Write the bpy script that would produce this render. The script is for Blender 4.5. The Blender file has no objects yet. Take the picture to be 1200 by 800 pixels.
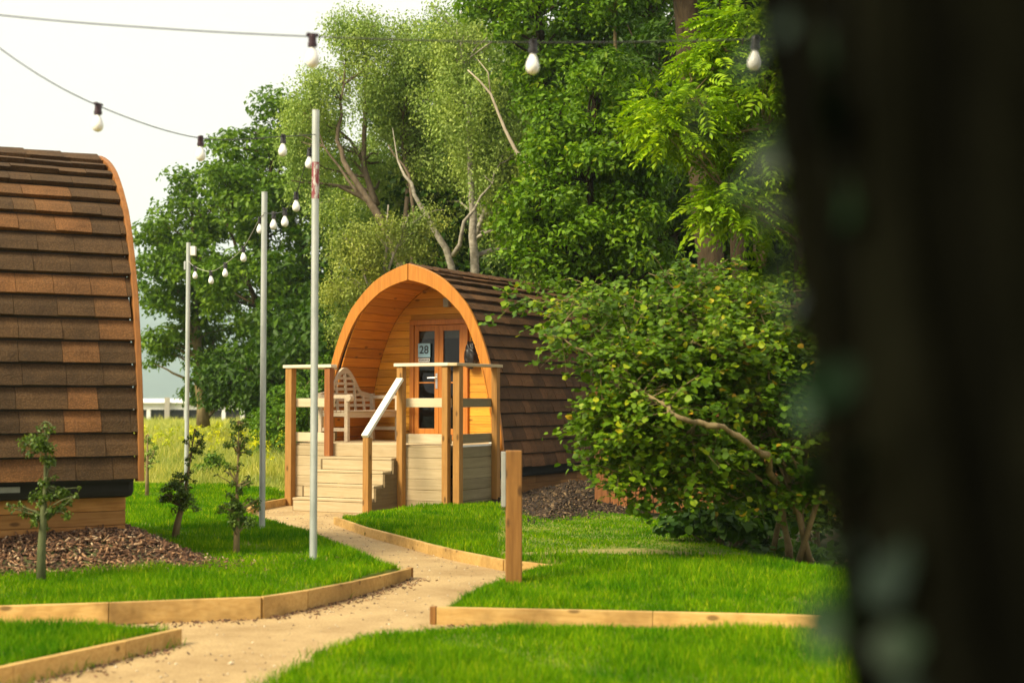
import bpy, bmesh, math, random
import numpy as np
from mathutils import Vector, Matrix
from mathutils.geometry import delaunay_2d_cdt

SC = bpy.context.scene
COL = SC.collection
R = math.radians
rng = np.random.default_rng(7)
random.seed(7)

# ------------------------------------------------------------------ camera, world, sun
CAM_H = 1.45
F = 1667.0
PITCH = math.atan(70 / F)
cam_d = bpy.data.cameras.new('camera')
cam = bpy.data.objects.new('camera', cam_d)
COL.objects.link(cam)
cam.location = (0, 0, CAM_H)
cam.rotation_euler = (math.pi / 2 + PITCH, 0, 0)
cam_d.lens = 50
cam_d.sensor_width = 36
cam_d.clip_start = 0.05
cam_d.clip_end = 6000
cam_d.dof.use_dof = True
cam_d.dof.focus_distance = 17.5
cam_d.dof.aperture_fstop = 1.9
SC.camera = cam

SUN_EL, SUN_AZ = 42, 231       # compass-like: azimuth measured from +y, clockwise
wd = bpy.data.worlds.new('World')
SC.world = wd
wd.use_nodes = True
nt = wd.node_tree
bg = nt.nodes['Background']
sky = nt.nodes.new('ShaderNodeTexSky')
sky.sky_type = 'NISHITA'
sky.sun_disc = False
sky.sun_elevation = R(SUN_EL)
sky.sun_rotation = R(SUN_AZ)
sky.dust_density = 4.0
sky.air_density = 1.0
cloud = nt.nodes.new('ShaderNodeMix')
cloud.data_type = 'RGBA'
cloud.inputs[0].default_value = 0.86
cloud.inputs[7].default_value = (16.0, 14.8, 13.0, 1)      # even overcast layer
nt.links.new(sky.outputs[0], cloud.inputs[6])
nt.links.new(cloud.outputs[2], bg.inputs[0])
bg.inputs[1].default_value = 0.053

sun_d = bpy.data.lights.new('sun', 'SUN')
sun_d.energy = 4.3
sun_d.angle = R(20)
sun_d.color = (1.0, 0.88, 0.60)
sun = bpy.data.objects.new('sun', sun_d)
COL.objects.link(sun)
sdir = Vector((math.sin(R(SUN_AZ)) * math.cos(R(SUN_EL)), math.cos(R(SUN_AZ)) * math.cos(R(SUN_EL)), math.sin(R(SUN_EL))))
sun.rotation_euler = sdir.to_track_quat('Z', 'Y').to_euler()
sun.location = sdir * 60

SC.view_settings.view_transform = 'Standard'
SC.view_settings.look = 'None'
SC.view_settings.exposure = 0.72
SC.view_settings.gamma = 1.0
SC.render.engine = 'CYCLES'
SC.cycles.volume_bounces = 1
SC.cycles.max_bounces = 6
SC.cycles.diffuse_bounces = 3
SC.cycles.glossy_bounces = 2
SC.cycles.transmission_bounces = 4
SC.cycles.transparent_max_bounces = 6
SC.cycles.use_denoising = True
SC.cycles.caustics_reflective = False
SC.cycles.caustics_refractive = False

# ------------------------------------------------------------------ helpers: places
def at(px, py, Y):
    """world point at depth Y seen at photo pixel (px, py)"""
    c, s = math.cos(PITCH), math.sin(PITCH)
    u, v = (px - 600) / F, (400 - py) / F
    d = Vector((u, c - v * s, s + v * c))
    return Vector((0, 0, CAM_H)) + d * (Y / d.y)

def gr(px, py, z=0.0):
    c, s = math.cos(PITCH), math.sin(PITCH)
    u, v = (px - 600) / F, (400 - py) / F
    d = Vector((u, c - v * s, s + v * c))
    return Vector((0, 0, CAM_H)) + d * ((z - CAM_H) / d.z)

def tag(o, label=None, cat=None, group=None, kind=None):
    if label: o['label'] = label
    if cat: o['category'] = cat
    if group: o['group'] = group
    if kind: o['kind'] = kind
    return o

def empty(name, loc=(0, 0, 0), rz=0.0):
    o = bpy.data.objects.new(name, None)
    COL.objects.link(o)
    o.location = loc
    o.rotation_euler = (0, 0, rz)
    o.empty_display_size = 0.2
    return o

def copy_tree(o, parent=None):
    c = o.copy()
    COL.objects.link(c)
    if parent is not None: c.parent = parent
    for ch in list(o.children): copy_tree(ch, c)
    return c

def np_mesh(name, verts, faces_list, mat, parent=None, smooth=False, mats=None, mat_idx=None):
    """faces_list: list of int arrays (n,k)"""
    me = bpy.data.meshes.new(name)
    verts = np.asarray(verts, dtype=np.float32)
    me.vertices.add(len(verts))
    me.vertices.foreach_set('co', verts.ravel())
    loops = np.concatenate([np.asarray(f, dtype=np.int32).ravel() for f in faces_list])
    sizes = np.concatenate([np.full(len(f), np.asarray(f).shape[1], dtype=np.int32) for f in faces_list])
    starts = np.concatenate([[0], np.cumsum(sizes)[:-1]]).astype(np.int32)
    me.loops.add(len(loops))
    me.loops.foreach_set('vertex_index', loops)
    me.polygons.add(len(sizes))
    me.polygons.foreach_set('loop_start', starts)
    me.polygons.foreach_set('loop_total', sizes)
    if smooth: me.polygons.foreach_set('use_smooth', np.ones(len(sizes), dtype=bool))
    me.update(calc_edges=True)
    me.validate()
    me.materials.append(mat)
    o = bpy.data.objects.new(name, me)
    COL.objects.link(o)
    if parent is not None: o.parent = parent
    return o

class MB:
    def __init__(self):
        self.v, self.f = [], []
    def add(self, vs, fs):
        n = len(self.v)
        self.v += [tuple(p) for p in vs]
        self.f += [tuple(n + i for i in f) for f in fs]
        return self
    def box(self, x0, x1, y0, y1, z0, z1, M=None):
        vs = [Vector(p) for p in ((x0, y0, z0), (x1, y0, z0), (x1, y1, z0), (x0, y1, z0), (x0, y0, z1), (x1, y0, z1), (x1, y1, z1), (x0, y1, z1))]
        if M is not None: vs = [M @ p for p in vs]
        return self.add(vs, [(0, 3, 2, 1), (4, 5, 6, 7), (0, 1, 5, 4), (1, 2, 6, 5), (2, 3, 7, 6), (3, 0, 4, 7)])
    def bar(self, a, b, w, h, up=(0, 0, 1)):
        """box from a to b; w across, h along up"""
        a, b = Vector(a), Vector(b)
        d = (b - a).normalized()
        s = d.cross(Vector(up)).normalized()
        u = s.cross(d)
        vs = []
        for p in (a, b):
            for i, j in ((-1, -1), (1, -1), (1, 1), (-1, 1)):
                vs.append(p + s * (w / 2 * i) + u * (h / 2 * j))
        return self.add(vs, [(0, 1, 2, 3), (7, 6, 5, 4), (0, 4, 5, 1), (1, 5, 6, 2), (2, 6, 7, 3), (3, 7, 4, 0)])
    def tube(self, pts, rad, n=8, cap=True):
        pts = [Vector(p) for p in pts]
        if not hasattr(rad, '__len__'): rad = [rad] * len(pts)
        vs, fs = [], []
        ref = None
        for i, p in enumerate(pts):
            d = (pts[min(i + 1, len(pts) - 1)] - pts[max(i - 1, 0)])
            d = d.normalized() if d.length > 1e-9 else Vector((0, 0, 1))
            if ref is None:
                ref = Vector((1, 0, 0)) if abs(d.x) < .8 else Vector((0, 1, 0))
            s = d.cross(ref)
            if s.length < 1e-4: s = d.cross(Vector((0, 1, 0.3)))
            s.normalize()
            u = s.cross(d)
            ref = u if abs(u.dot(d)) < .99 else ref
            ref = s.cross(d) * -1 if False else ref
            for k in range(n):
                a = 2 * math.pi * k / n
                vs.append(p + (s * math.cos(a) + u * math.sin(a)) * rad[i])
            ref = -u if False else u
        for i in range(len(pts) - 1):
            for k in range(n):
                k2 = (k + 1) % n
                fs.append((i * n + k, i * n + k2, (i + 1) * n + k2, (i + 1) * n + k))
        if cap:
            fs.append(tuple(range(n))[::-1])
            fs.append(tuple((len(pts) - 1) * n + k for k in range(n)))
        return self.add(vs, fs)
    def lathe(self, prof, n=14, c=(0, 0, 0)):
        """prof: (r, z)"""
        vs, fs = [], []
        for r, z in prof:
            for k in range(n):
                a = 2 * math.pi * k / n
                vs.append((c[0] + r * math.cos(a), c[1] + r * math.sin(a), c[2] + z))
        m = len(prof)
        for i in range(m - 1):
            for k in range(n):
                k2 = (k + 1) % n
                fs.append((i * n + k, i * n + k2, (i + 1) * n + k2, (i + 1) * n + k))
        fs.append(tuple(range(n))[::-1])
        fs.append(tuple((m - 1) * n + k for k in range(n)))
        return self.add(vs, fs)
    def prism(self, poly, lo, hi, M=None):
        """poly of (x, z) extruded along y from lo to hi"""
        n = len(poly)
        vs = [Vector((x, lo, z)) for x, z in poly] + [Vector((x, hi, z)) for x, z in poly]
        if M is not None: vs = [M @ p for p in vs]
        fs = [tuple(range(n)), tuple(range(2 * n - 1, n - 1, -1))]
        for i in range(n):
            j = (i + 1) % n
            fs.append((i, i + n, j + n, j))
        return self.add(vs, fs)
    def build(self, name, mat, parent=None, smooth=False, bevel=0.0):
        me = bpy.data.meshes.new(name)
        me.from_pydata(self.v, [], self.f)
        bm = bmesh.new(); bm.from_mesh(me)
        bmesh.ops.recalc_face_normals(bm, faces=bm.faces)
        bm.to_mesh(me); bm.free()
        if smooth:
            me.polygons.foreach_set('use_smooth', [True] * len(me.polygons))
        me.materials.append(mat)
        o = bpy.data.objects.new(name, me)
        COL.objects.link(o)
        if parent is not None: o.parent = parent
        if bevel:
            m = o.modifiers.new('bevel', 'BEVEL')
            m.width = bevel; m.segments = 2; m.limit_method = 'ANGLE'; m.angle_limit = R(40)
        return o

# ------------------------------------------------------------------ materials
def new_mat(name):
    m = bpy.data.materials.new(name)
    m.use_nodes = True
    t = m.node_tree
    return m, t, t.nodes['Principled BSDF']

def N(t, kind, **kw):
    n = t.nodes.new(kind)
    for k, v in kw.items(): setattr(n, k, v)
    return n

def ramp(t, src, stops):
    r = N(t, 'ShaderNodeValToRGB')
    while len(r.color_ramp.elements) < len(stops): r.color_ramp.elements.new(0.5)
    for e, (p, c) in zip(r.color_ramp.elements, stops):
        e.position = p; e.color = (*c, 1)
    t.links.new(src, r.inputs[0])
    return r.outputs[0]

def mixc(t, fac, a, b, mode='MIX'):
    m = N(t, 'ShaderNodeMix', data_type='RGBA', blend_type=mode)
    for s, i in ((fac, 0), (a, 6), (b, 7)):
        if isinstance(s, (int, float)): m.inputs[i].default_value = s
        elif isinstance(s, tuple): m.inputs[i].default_value = (*s, 1)
        else: t.links.new(s, m.inputs[i])
    return m.outputs[2]

def coords(t, scale=(1, 1, 1), out='Object'):
    tc = N(t, 'ShaderNodeTexCoord')
    mp = N(t, 'ShaderNodeMapping')
    mp.inputs['Scale'].default_value = scale
    t.links.new(tc.outputs[out], mp.inputs[0])
    return mp.outputs[0]

def noise(t, vec, scale, detail=4, rough=.55, dist=0.0):
    n = N(t, 'ShaderNodeTexNoise')
    n.inputs['Scale'].default_value = scale
    n.inputs['Detail'].default_value = detail
    n.inputs['Roughness'].default_value = rough
    n.inputs['Distortion'].default_value = dist
    t.links.new(vec, n.inputs['Vector'])
    return n.outputs[0]

def bump(t, p, h, strength=.4, dist=.01):
    b = N(t, 'ShaderNodeBump')
    b.inputs['Strength'].default_value = strength
    b.inputs['Distance'].default_value = dist
    t.links.new(h, b.inputs['Height'])
    t.links.new(b.outputs[0], p.inputs['Normal'])
    return b

def island(t):
    return N(t, 'ShaderNodeNewGeometry').outputs['Random Per Island']

def objrand(t):
    return N(t, 'ShaderNodeObjectInfo').outputs['Random']

def wood(name, lo, mid, hi, axis='x', rough=.6, var=.35, knots=True, groove=None, stain=.35):
    m, t, p = new_mat(name)
    s = {'x': (1.2, 22, 22), 'y': (22, 1.2, 22), 'z': (22, 22, 1.2)}[axis]
    g = noise(t, coords(t, s), 1.6, 5, .6, .6)
    c = ramp(t, g, [(.25, lo), (.5, mid), (.78, hi)])
    # every board its own tone
    isl = island(t)
    mul = N(t, 'ShaderNodeMapRange'); mul.inputs[3].default_value = 1 - var; mul.inputs[4].default_value = 1 + var * .35
    t.links.new(isl, mul.inputs[0])
    c = mixc(t, 1.0, c, mul.outputs[0], 'MULTIPLY')
    st = noise(t, coords(t), 2.3, 4, .65)
    sf = N(t, 'ShaderNodeMapRange'); sf.inputs[1].default_value = .5; sf.inputs[2].default_value = .78; sf.inputs[4].default_value = stain
    t.links.new(st, sf.inputs[0])
    c = mixc(t, sf.outputs[0], c, tuple(v * .45 for v in lo))
    if knots:
        ks = {'x': (3.2, 7.5, 7.5), 'y': (7.5, 3.2, 7.5), 'z': (7.5, 7.5, 3.2)}[axis]
        v = N(t, 'ShaderNodeTexVoronoi'); v.inputs['Scale'].default_value = 1.0
        t.links.new(coords(t, ks), v.inputs['Vector'])
        kf = N(t, 'ShaderNodeMapRange'); kf.inputs[1].default_value = .17; kf.inputs[2].default_value = .09; kf.inputs[3].default_value = 0; kf.inputs[4].default_value = .8
        t.links.new(v.outputs['Distance'], kf.inputs[0])
        c = mixc(t, kf.outputs[0], c, tuple(v_ * .28 for v_ in lo))
    t.links.new(c, p.inputs['Base Color'])
    p.inputs['Roughness'].default_value = rough
    p.inputs['Specular IOR Level'].default_value = .3
    h = g
    if groove:
        w = N(t, 'ShaderNodeTexWave', wave_type='BANDS', bands_direction='Z', wave_profile='SIN')
        w.inputs['Scale'].default_value = groove
        w.inputs['Distortion'].default_value = .3
        t.links.new(coords(t), w.inputs['Vector'])
        bump(t, p, w.outputs[1], .9, .006)
    else:
        bump(t, p, h, .25, .004)
    return m

M = {}
M['arch'] = wood('arch_timber', (.38, .135, .016), (.50, .188, .024), (.58, .24, .038), 'z', .45, .18, False, stain=.15)
M['arch_b'] = wood('weathered_arch_timber', (.20, .075, .018), (.30, .12, .03), (.38, .17, .05), 'z', .6, .18, False, stain=.4)
M['pine'] = wood('pine_boards', (.54, .21, .016), (.68, .31, .030), (.78, .41, .055), 'x', .5, .30, True, stain=.12)
M['pine_y'] = wood('pine_lining', (.46, .15, .012), (.58, .21, .02), (.66, .28, .034), 'y', .5, .30, True, stain=.12)
M['door'] = wood('door_timber', (.34, .115, .022), (.46, .165, .03), (.54, .21, .045), 'z', .4, .15, False, stain=.1)
M['post'] = wood('post_timber', (.30, .138, .030), (.42, .205, .052), (.51, .27, .08), 'z', .65, .25, True, stain=.3)
M['redpost'] = wood('red_post_timber', (.22, .075, .022), (.32, .11, .03), (.40, .15, .045), 'z', .65, .2, False, stain=.3)
M['deck_x'] = wood('deck_boards', (.48, .36, .20), (.58, .45, .27), (.66, .53, .34), 'x', .7, .16, False, groove=26, stain=.25)
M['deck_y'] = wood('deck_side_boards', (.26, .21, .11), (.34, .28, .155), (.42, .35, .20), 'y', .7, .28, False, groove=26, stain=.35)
M['stringer'] = wood('shade_toned_stringer_boards', (.14, .095, .045), (.20, .14, .07), (.27, .20, .10), 'y', .75, .2, False, groove=26, stain=.4)  # browner than the deck: shade on the stair side put into the colour
M['rail'] = wood('pale_rail', (.66, .55, .40), (.76, .66, .51), (.84, .76, .63), 'x', .6, .12, False, stain=.2)
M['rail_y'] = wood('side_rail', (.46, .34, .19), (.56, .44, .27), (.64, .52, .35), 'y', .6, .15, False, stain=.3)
M['midrail'] = wood('mid_rail', (.56, .44, .27), (.66, .54, .36), (.74, .62, .44), 'x', .65, .2, False, stain=.25)
M['white_rail'] = wood('white_rail', (.74, .69, .60), (.82, .78, .70), (.86, .83, .77), 'y', .6, .08, False, stain=.12)
M['bench'] = wood('weathered_teak', (.46, .36, .25), (.58, .47, .34), (.68, .58, .45), 'y', .75, .2, False, stain=.3)
M['sleeper'] = wood('sleeper_timber', (.30, .125, .03), (.46, .215, .06), (.56, .29, .10), 'y', .7, .35, True, stain=.5)
M['edging'] = wood('edging_timber', (.44, .25, .075), (.58, .36, .12), (.66, .44, .17), 'x', .75, .30, True, stain=.95)
M['bollard'] = wood('bollard_timber', (.17, .072, .016), (.25, .112, .026), (.33, .16, .042), 'z', .6, .1, True, stain=.5)
M['fence'] = wood('fence_timber', (.16, .058, .018), (.24, .09, .026), (.30, .12, .038), 'z', .75, .4, True, stain=.5)

def plain(name, col, rough=.5, metal=0.0, spec=.5, noise_scale=None, amp=.25):
    m, t, p = new_mat(name)
    if noise_scale:
        c = ramp(t, noise(t, coords(t), noise_scale, 4, .6), [(.3, tuple(v * (1 - amp) for v in col)), (.7, tuple(min(1, v * (1 + amp * .6)) for v in col))])
        t.links.new(c, p.inputs['Base Color'])
    else:
        p.inputs['Base Color'].default_value = (*col, 1)
    p.inputs['Roughness'].default_value = rough
    p.inputs['Metallic'].default_value = metal
    p.inputs['Specular IOR Level'].default_value = spec
    return m

M['black'] = plain('black_underside', (.012, .011, .010), .8, noise_scale=6)
M['black_plastic'] = plain('black_plastic', (.015, .013, .015), .4)
M['dark_red_plastic'] = plain('dark_holder', (.03, .008, .016), .4)
M['cable'] = plain('cable_rubber', (.02, .02, .02), .5)
M['pale_cable'] = plain('pale_cable', (.35, .34, .30), .5)
M['white'] = plain('white_paint', (.78, .78, .75), .5, noise_scale=8, amp=.08)
M['grey_metal'] = plain('grey_panel', (.30, .30, .275), .45, .0, noise_scale=10, amp=.15)
M['steel'] = plain('brushed_steel', (.62, .61, .60), .3, .9)
M['room'] = plain('dark_room', (.05, .035, .025), .9)
M['blind'] = plain('blind_cloth', (.55, .5, .42), .8, noise_scale=30, amp=.1)
M['sign_blue'] = plain('sign_blue', (.30, .52, .66), .4, noise_scale=14, amp=.06)
M['ink'] = plain('dark_ink', (.012, .016, .03), .5)
M['sign_white'] = plain('sign_white', (.75, .75, .74), .4, noise_scale=40, amp=.1)
M['van_glass'] = plain('van_glass', (.03, .035, .04), .1)
M['rubber'] = plain('tyre_rubber', (.02, .02, .02), .8)
M['stone'] = plain('grey_stone', (.36, .33, .28), .8, noise_scale=12, amp=.4)

# galvanised steel with mottled spangle
m, t, p = new_mat('galvanised_steel')
c = ramp(t, noise(t, coords(t, (1, 1, .35)), 9, 5, .65), [(.3, (.34, .37, .35)), (.55, (.46, .49, .47)), (.8, (.58, .60, .57))])
t.links.new(c, p.inputs['Base Color'])
p.inputs['Roughness'].default_value = .5; p.inputs['Metallic'].default_value = .35
M['galv'] = m
# flaking red paint band
m, t, p = new_mat('flaking_red_paint')
f = N(t, 'ShaderNodeMapRange'); f.inputs[1].default_value = .46; f.inputs[2].default_value = .54
t.links.new(noise(t, coords(t, (1, 1, .3)), 30, 5, .7), f.inputs[0])
c = mixc(t, f.outputs[0], (.22, .045, .055), (.50, .48, .46))
t.links.new(c, p.inputs['Base Color']); p.inputs['Roughness'].default_value = .7
M['redpaint'] = m
# frosted bulb glass
m, t, p = new_mat('frosted_bulb')
p.inputs['Base Color'].default_value = (.86, .86, .84, 1)
p.inputs['Roughness'].default_value = .25
p.inputs['Subsurface Weight'].default_value = .25
p.inputs['Subsurface Radius'].default_value = (.02, .02, .02)
M['bulb'] = m
# window glass
m, t, p = new_mat('pane_glass')
out = t.nodes['Material Output']
tr = N(t, 'ShaderNodeBsdfTransparent'); tr.inputs[0].default_value = (.55, .57, .55, 1)
gl = N(t, 'ShaderNodeBsdfGlossy'); gl.inputs['Roughness'].default_value = .02
fr = N(t, 'ShaderNodeFresnel'); fr.inputs[0].default_value = 1.38
mx = N(t, 'ShaderNodeMixShader')
t.links.new(fr.outputs[0], mx.inputs[0]); t.links.new(tr.outputs[0], mx.inputs[1]); t.links.new(gl.outputs[0], mx.inputs[2])
t.links.new(mx.outputs[0], out.inputs[0])
M['glass'] = m

def tiles(name, stops):
    m, t, p = new_mat(name)
    c = ramp(t, island(t), stops)
    v = N(t, 'ShaderNodeTexVoronoi'); v.inputs['Scale'].default_value = 75
    t.links.new(coords(t), v.inputs['Vector'])
    g = ramp(t, v.outputs['Distance'], [(.0, (1.35, 1.3, 1.25)), (.55, (.55, .52, .5))])
    c = mixc(t, .75, c, g, 'MULTIPLY')
    n2 = ramp(t, noise(t, coords(t), 3.5, 5, .65), [(.3, (.60, .60, .62)), (.7, (1.25, 1.20, 1.12))])
    c = mixc(t, .8, c, n2, 'MULTIPLY')
    t.links.new(c, p.inputs['Base Color'])
    p.inputs['Roughness'].default_value = .85
    p.inputs['Specular IOR Level'].default_value = .25
    bump(t, p, v.outputs['Distance'], .6, .006)
    return m
M['tile_a'] = tiles('brown_tiles', [(.0, (.078, .047, .022)), (.45, (.104, .061, .028)), (.70, (.125, .071, .031)), (.77, (.175, .088, .034)), (.92, (.20, .096, .036)), (1, (.22, .102, .037))])
M['tile_b'] = tiles('dark_brown_tiles', [(.0, (.105, .056, .028)), (.5, (.138, .074, .036)), (.8, (.175, .092, .044)), (1, (.22, .11, .05))])

# gravel path
m, t, p = new_mat('sandy_gravel')
co = coords(t)
a = ramp(t, noise(t, co, 60, 6, .75), [(.28, (.27, .17, .075)), (.5, (.45, .315, .15)), (.75, (.57, .44, .25))])
b = ramp(t, noise(t, co, 1.6, 7, .7), [(.3, (.66, .60, .52)), (.55, (1.0, .99, .97)), (.75, (1.12, 1.10, 1.06))])
c = mixc(t, 1.0, a, b, 'MULTIPLY')
t.links.new(c, p.inputs['Base Color']); p.inputs['Roughness'].default_value = .95
bump(t, p, noise(t, co, 90, 4, .7), .7, .012)
M['gravel'] = m
# soil and leaf litter
m, t, p = new_mat('soil_litter')
a = ramp(t, noise(t, coords(t), 14, 6, .75), [(.3, (.045, .030, .016)), (.5, (.10, .075, .04)), (.75, (.20, .155, .085))])
b = ramp(t, noise(t, coords(t), .6, 4, .6), [(.4, (1, 1, 1)), (.62, (.55, .95, .35))])
t.links.new(mixc(t, 1.0, a, b, 'MULTIPLY'), p.inputs['Base Color']); p.inputs['Roughness'].default_value = .95
bump(t, p, noise(t, coords(t), 30, 4, .7), .6, .02)
M['soil'] = m
# turf underlay
m, t, p = new_mat('turf')
a = ramp(t, noise(t, coords(t), 25, 5, .7), [(.3, (.075, .115, .008)), (.55, (.13, .18, .014)), (.8, (.24, .22, .05))])
b = ramp(t, noise(t, coords(t), 1.4, 4, .6), [(.45, (1, 1, 1)), (.7, (1.9, 1.35, 1.5))])
t.links.new(mixc(t, 1.0, a, b, 'MULTIPLY'), p.inputs['Base Color']); p.inputs['Roughness'].default_value = .95
M['turf'] = m
m, t, p = new_mat('straw_soil')
a = ramp(t, noise(t, coords(t), 22, 6, .75), [(.3, (.13, .14, .03)), (.5, (.27, .23, .07)), (.75, (.42, .35, .14))])
t.links.new(a, p.inputs['Base Color']); p.inputs['Roughness'].default_value = .95
M['straw'] = m
# meadow underlay
m, t, p = new_mat('meadow_turf')
a = ramp(t, noise(t, coords(t), 1.2, 6, .7), [(.3, (.18, .21, .03)), (.5, (.30, .31, .06)), (.75, (.44, .39, .12))])
t.links.new(a, p.inputs['Base Color']); p.inputs['Roughness'].default_value = .95
M['meadow'] = m
# distant hillside
m, t, p = new_mat('wooded_hillside')
a = ramp(t, noise(t, coords(t), .01, 8, .7), [(.35, (.018, .04, .022)), (.55, (.035, .065, .03)), (.75, (.08, .11, .045))])
t.links.new(a, p.inputs['Base Color']); p.inputs['Roughness'].default_value = 1
M['hill'] = m

def chips(name, stops):
    m, t, p = new_mat(name)
    c = ramp(t, island(t), stops)
    c = mixc(t, .7, c, ramp(t, noise(t, coords(t), 40, 3, .6), [(.3, (.6, .6, .6)), (.7, (1.2, 1.2, 1.2))]), 'MULTIPLY')
    t.links.new(c, p.inputs['Base Color']); p.inputs['Roughness'].default_value = .85
    return m
M['chips'] = chips('wood_chips', [(.0, (.045, .022, .012)), (.4, (.10, .045, .022)), (.7, (.19, .09, .04)), (.88, (.36, .20, .10)), (1, (.58, .42, .26))])
M['dark_chips'] = chips('dark_bark_chips', [(.0, (.014, .008, .005)), (.5, (.036, .019, .009)), (.88, (.075, .042, .020)), (1, (.26, .17, .085))])
M['pebble'] = chips('path_pebbles', [(.0, (.16, .11, .07)), (.5, (.44, .33, .20)), (1, (.70, .60, .44))])

def leafmat(name, stops, trans=.24, rough=.5, spec=.22, tcol=1.35, gain=(.92, 1.18, .40), d0=(.66, .76, .8), d1=(1.34, 1.18, 1.0), ds=.9):
    stops = [(p_, tuple(c_ * g_ for c_, g_ in zip(col, gain))) for p_, col in stops]
    m, t, p = new_mat(name)
    out = t.nodes['Material Output']
    c = ramp(t, island(t), stops)
    # slow drift of tone between boughs
    d = ramp(t, noise(t, coords(t), ds, 4, .6), [(.33, d0), (.67, d1)])
    c = mixc(t, 1.0, c, d, 'MULTIPLY')
    t.links.new(c, p.inputs['Base Color'])
    p.inputs['Roughness'].default_value = rough
    p.inputs['Specular IOR Level'].default_value = spec
    tl = N(t, 'ShaderNodeBsdfTranslucent')
    c2 = mixc(t, 1.0, c, (tcol * 1.15, tcol * 1.25, tcol * .6), 'MULTIPLY')
    t.links.new(c2, tl.inputs[0])
    mx = N(t, 'ShaderNodeMixShader'); mx.inputs[0].default_value = trans
    t.links.new(p.outputs[0], mx.inputs[1]); t.links.new(tl.outputs[0], mx.inputs[2])
    t.links.new(mx.outputs[0], out.inputs[0])
    return m
M['leaf_oak'] = leafmat('oak_leaves', [(0, (.060, .105, .012)), (.5, (.095, .150, .016)), (1, (.15, .205, .026))])
M['leaf_dark'] = leafmat('dark_leaves', [(0, (.024, .050, .008)), (.6, (.042, .078, .011)), (1, (.07, .115, .016))])
M['leaf_birch'] = leafmat('birch_leaves', [(0, (.14, .165, .036)), (.5, (.20, .225, .05)), (1, (.28, .29, .08))], gain=(1.25, 1.58, 1.5))
M['leaf_young'] = leafmat('young_birch_leaves', [(0, (.21, .23, .035)), (.5, (.29, .30, .05)), (1, (.38, .37, .08))], gain=(.86, 1.02, 1.1))
M['leaf_mid'] = leafmat('broad_leaves', [(0, (.060, .110, .009)), (.5, (.095, .160, .012)), (.93, (.15, .22, .02)), (1, (.24, .26, .03))], gain=(.95, 1.2, .32))
M['leaf_ash'] = leafmat('ash_leaflets', [(0, (.09, .145, .010)), (.5, (.14, .205, .013)), (1, (.24, .29, .022))], gain=(1.2, 1.48, .32))
M['leaf_hazel'] = leafmat('hazel_leaves', [(0, (.046, .090, .010)), (.5, (.080, .138, .014)), (.9, (.15, .215, .020)), (.975, (.30, .31, .03)), (1, (.34, .17, .03))], rough=.48, spec=.2, gain=(.98, 1.16, .40))
M['leaf_holly'] = leafmat('holly_leaves', [(0, (.040, .065, .014)), (.6, (.075, .110, .020)), (1, (.16, .19, .04))], trans=.22, rough=.42, spec=.35)
M['leaf_ivy'] = leafmat('ivy_leaves', [(0, (.006, .013, .014)), (.6, (.012, .026, .028)), (1, (.024, .050, .052))], trans=.02, rough=.45, spec=.22)
M['leaf_cover'] = leafmat('ground_cover_leaves', [(0, (.022, .050, .012)), (.6, (.042, .085, .018)), (1, (.075, .125, .025))])
M['grass'] = leafmat('grass_blades', [(0, (.075, .150, .004)), (.45, (.115, .215, .005)), (.8, (.17, .27, .008)), (.94, (.28, .32, .03)), (1, (.46, .40, .11))], trans=.35, rough=.7, spec=.05, tcol=1.35, gain=(.80, 1.08, .15), d0=(.46, .68, .8), d1=(1.5, 1.2, 1.2), ds=1.7)
M['tallgrass'] = leafmat('meadow_stems', [(0, (.20, .24, .035)), (.5, (.33, .34, .06)), (.85, (.46, .43, .11)), (1, (.56, .49, .19))], trans=.3, rough=.6, spec=.2, gain=(1.08, 1.14, 1.2))
M['flower'] = leafmat('yellow_flowers', [(0, (.50, .40, .02)), (1, (.70, .58, .05))], trans=.3, rough=.6, spec=.2, tcol=1.0)

def bark(name, lo, hi, stretch=.25, scale=14, b=.8, sp=.2):
    m, t, p = new_mat(name)
    g = noise(t, coords(t, (1, 1, stretch)), scale, 6, .7, .4)
    t.links.new(ramp(t, g, [(.3, lo), (.7, hi)]), p.inputs['Base Color'])
    p.inputs['Roughness'].default_value = .9
    p.inputs['Specular IOR Level'].default_value = sp
    bump(t, p, g, b, .03)
    return m
M['bark'] = bark('brown_bark', (.022, .016, .009), (.085, .058, .032))
M['bark_dark'] = bark('dark_bark', (.018, .013, .009), (.06, .042, .026))
M['bark_birch'] = bark('pale_birch_bark', (.13, .11, .085), (.46, .42, .35), 1.6, 9, .4)
M['bark_birch_brown'] = bark('brown_birch_bark', (.07, .05, .032), (.22, .17, .12), .6, 9, .5)
M['bark_hazel'] = bark('hazel_bark', (.12, .085, .04), (.28, .215, .11), .4, 14, .4)
M['bark_dead'] = bark('bare_dead_wood', (.34, .28, .21), (.55, .48, .38), .3, 12, .4)
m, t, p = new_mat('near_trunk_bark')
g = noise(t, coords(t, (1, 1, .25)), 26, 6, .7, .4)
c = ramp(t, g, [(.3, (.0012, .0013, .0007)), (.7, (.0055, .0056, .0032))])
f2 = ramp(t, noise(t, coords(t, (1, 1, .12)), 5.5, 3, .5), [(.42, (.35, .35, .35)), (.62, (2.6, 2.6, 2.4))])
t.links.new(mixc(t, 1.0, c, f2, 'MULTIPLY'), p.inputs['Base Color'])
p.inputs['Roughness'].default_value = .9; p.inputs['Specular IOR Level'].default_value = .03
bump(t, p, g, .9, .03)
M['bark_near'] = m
M['bark_near_old'] = bark('near_trunk_bark', (.0018, .0018, .0010), (.0065, .006, .003), .25, 26, .9, .03)

# ------------------------------------------------------------------ foliage builders
def unit(v):
    return v / np.maximum(np.linalg.norm(v, axis=1, keepdims=True), 1e-9)

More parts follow.
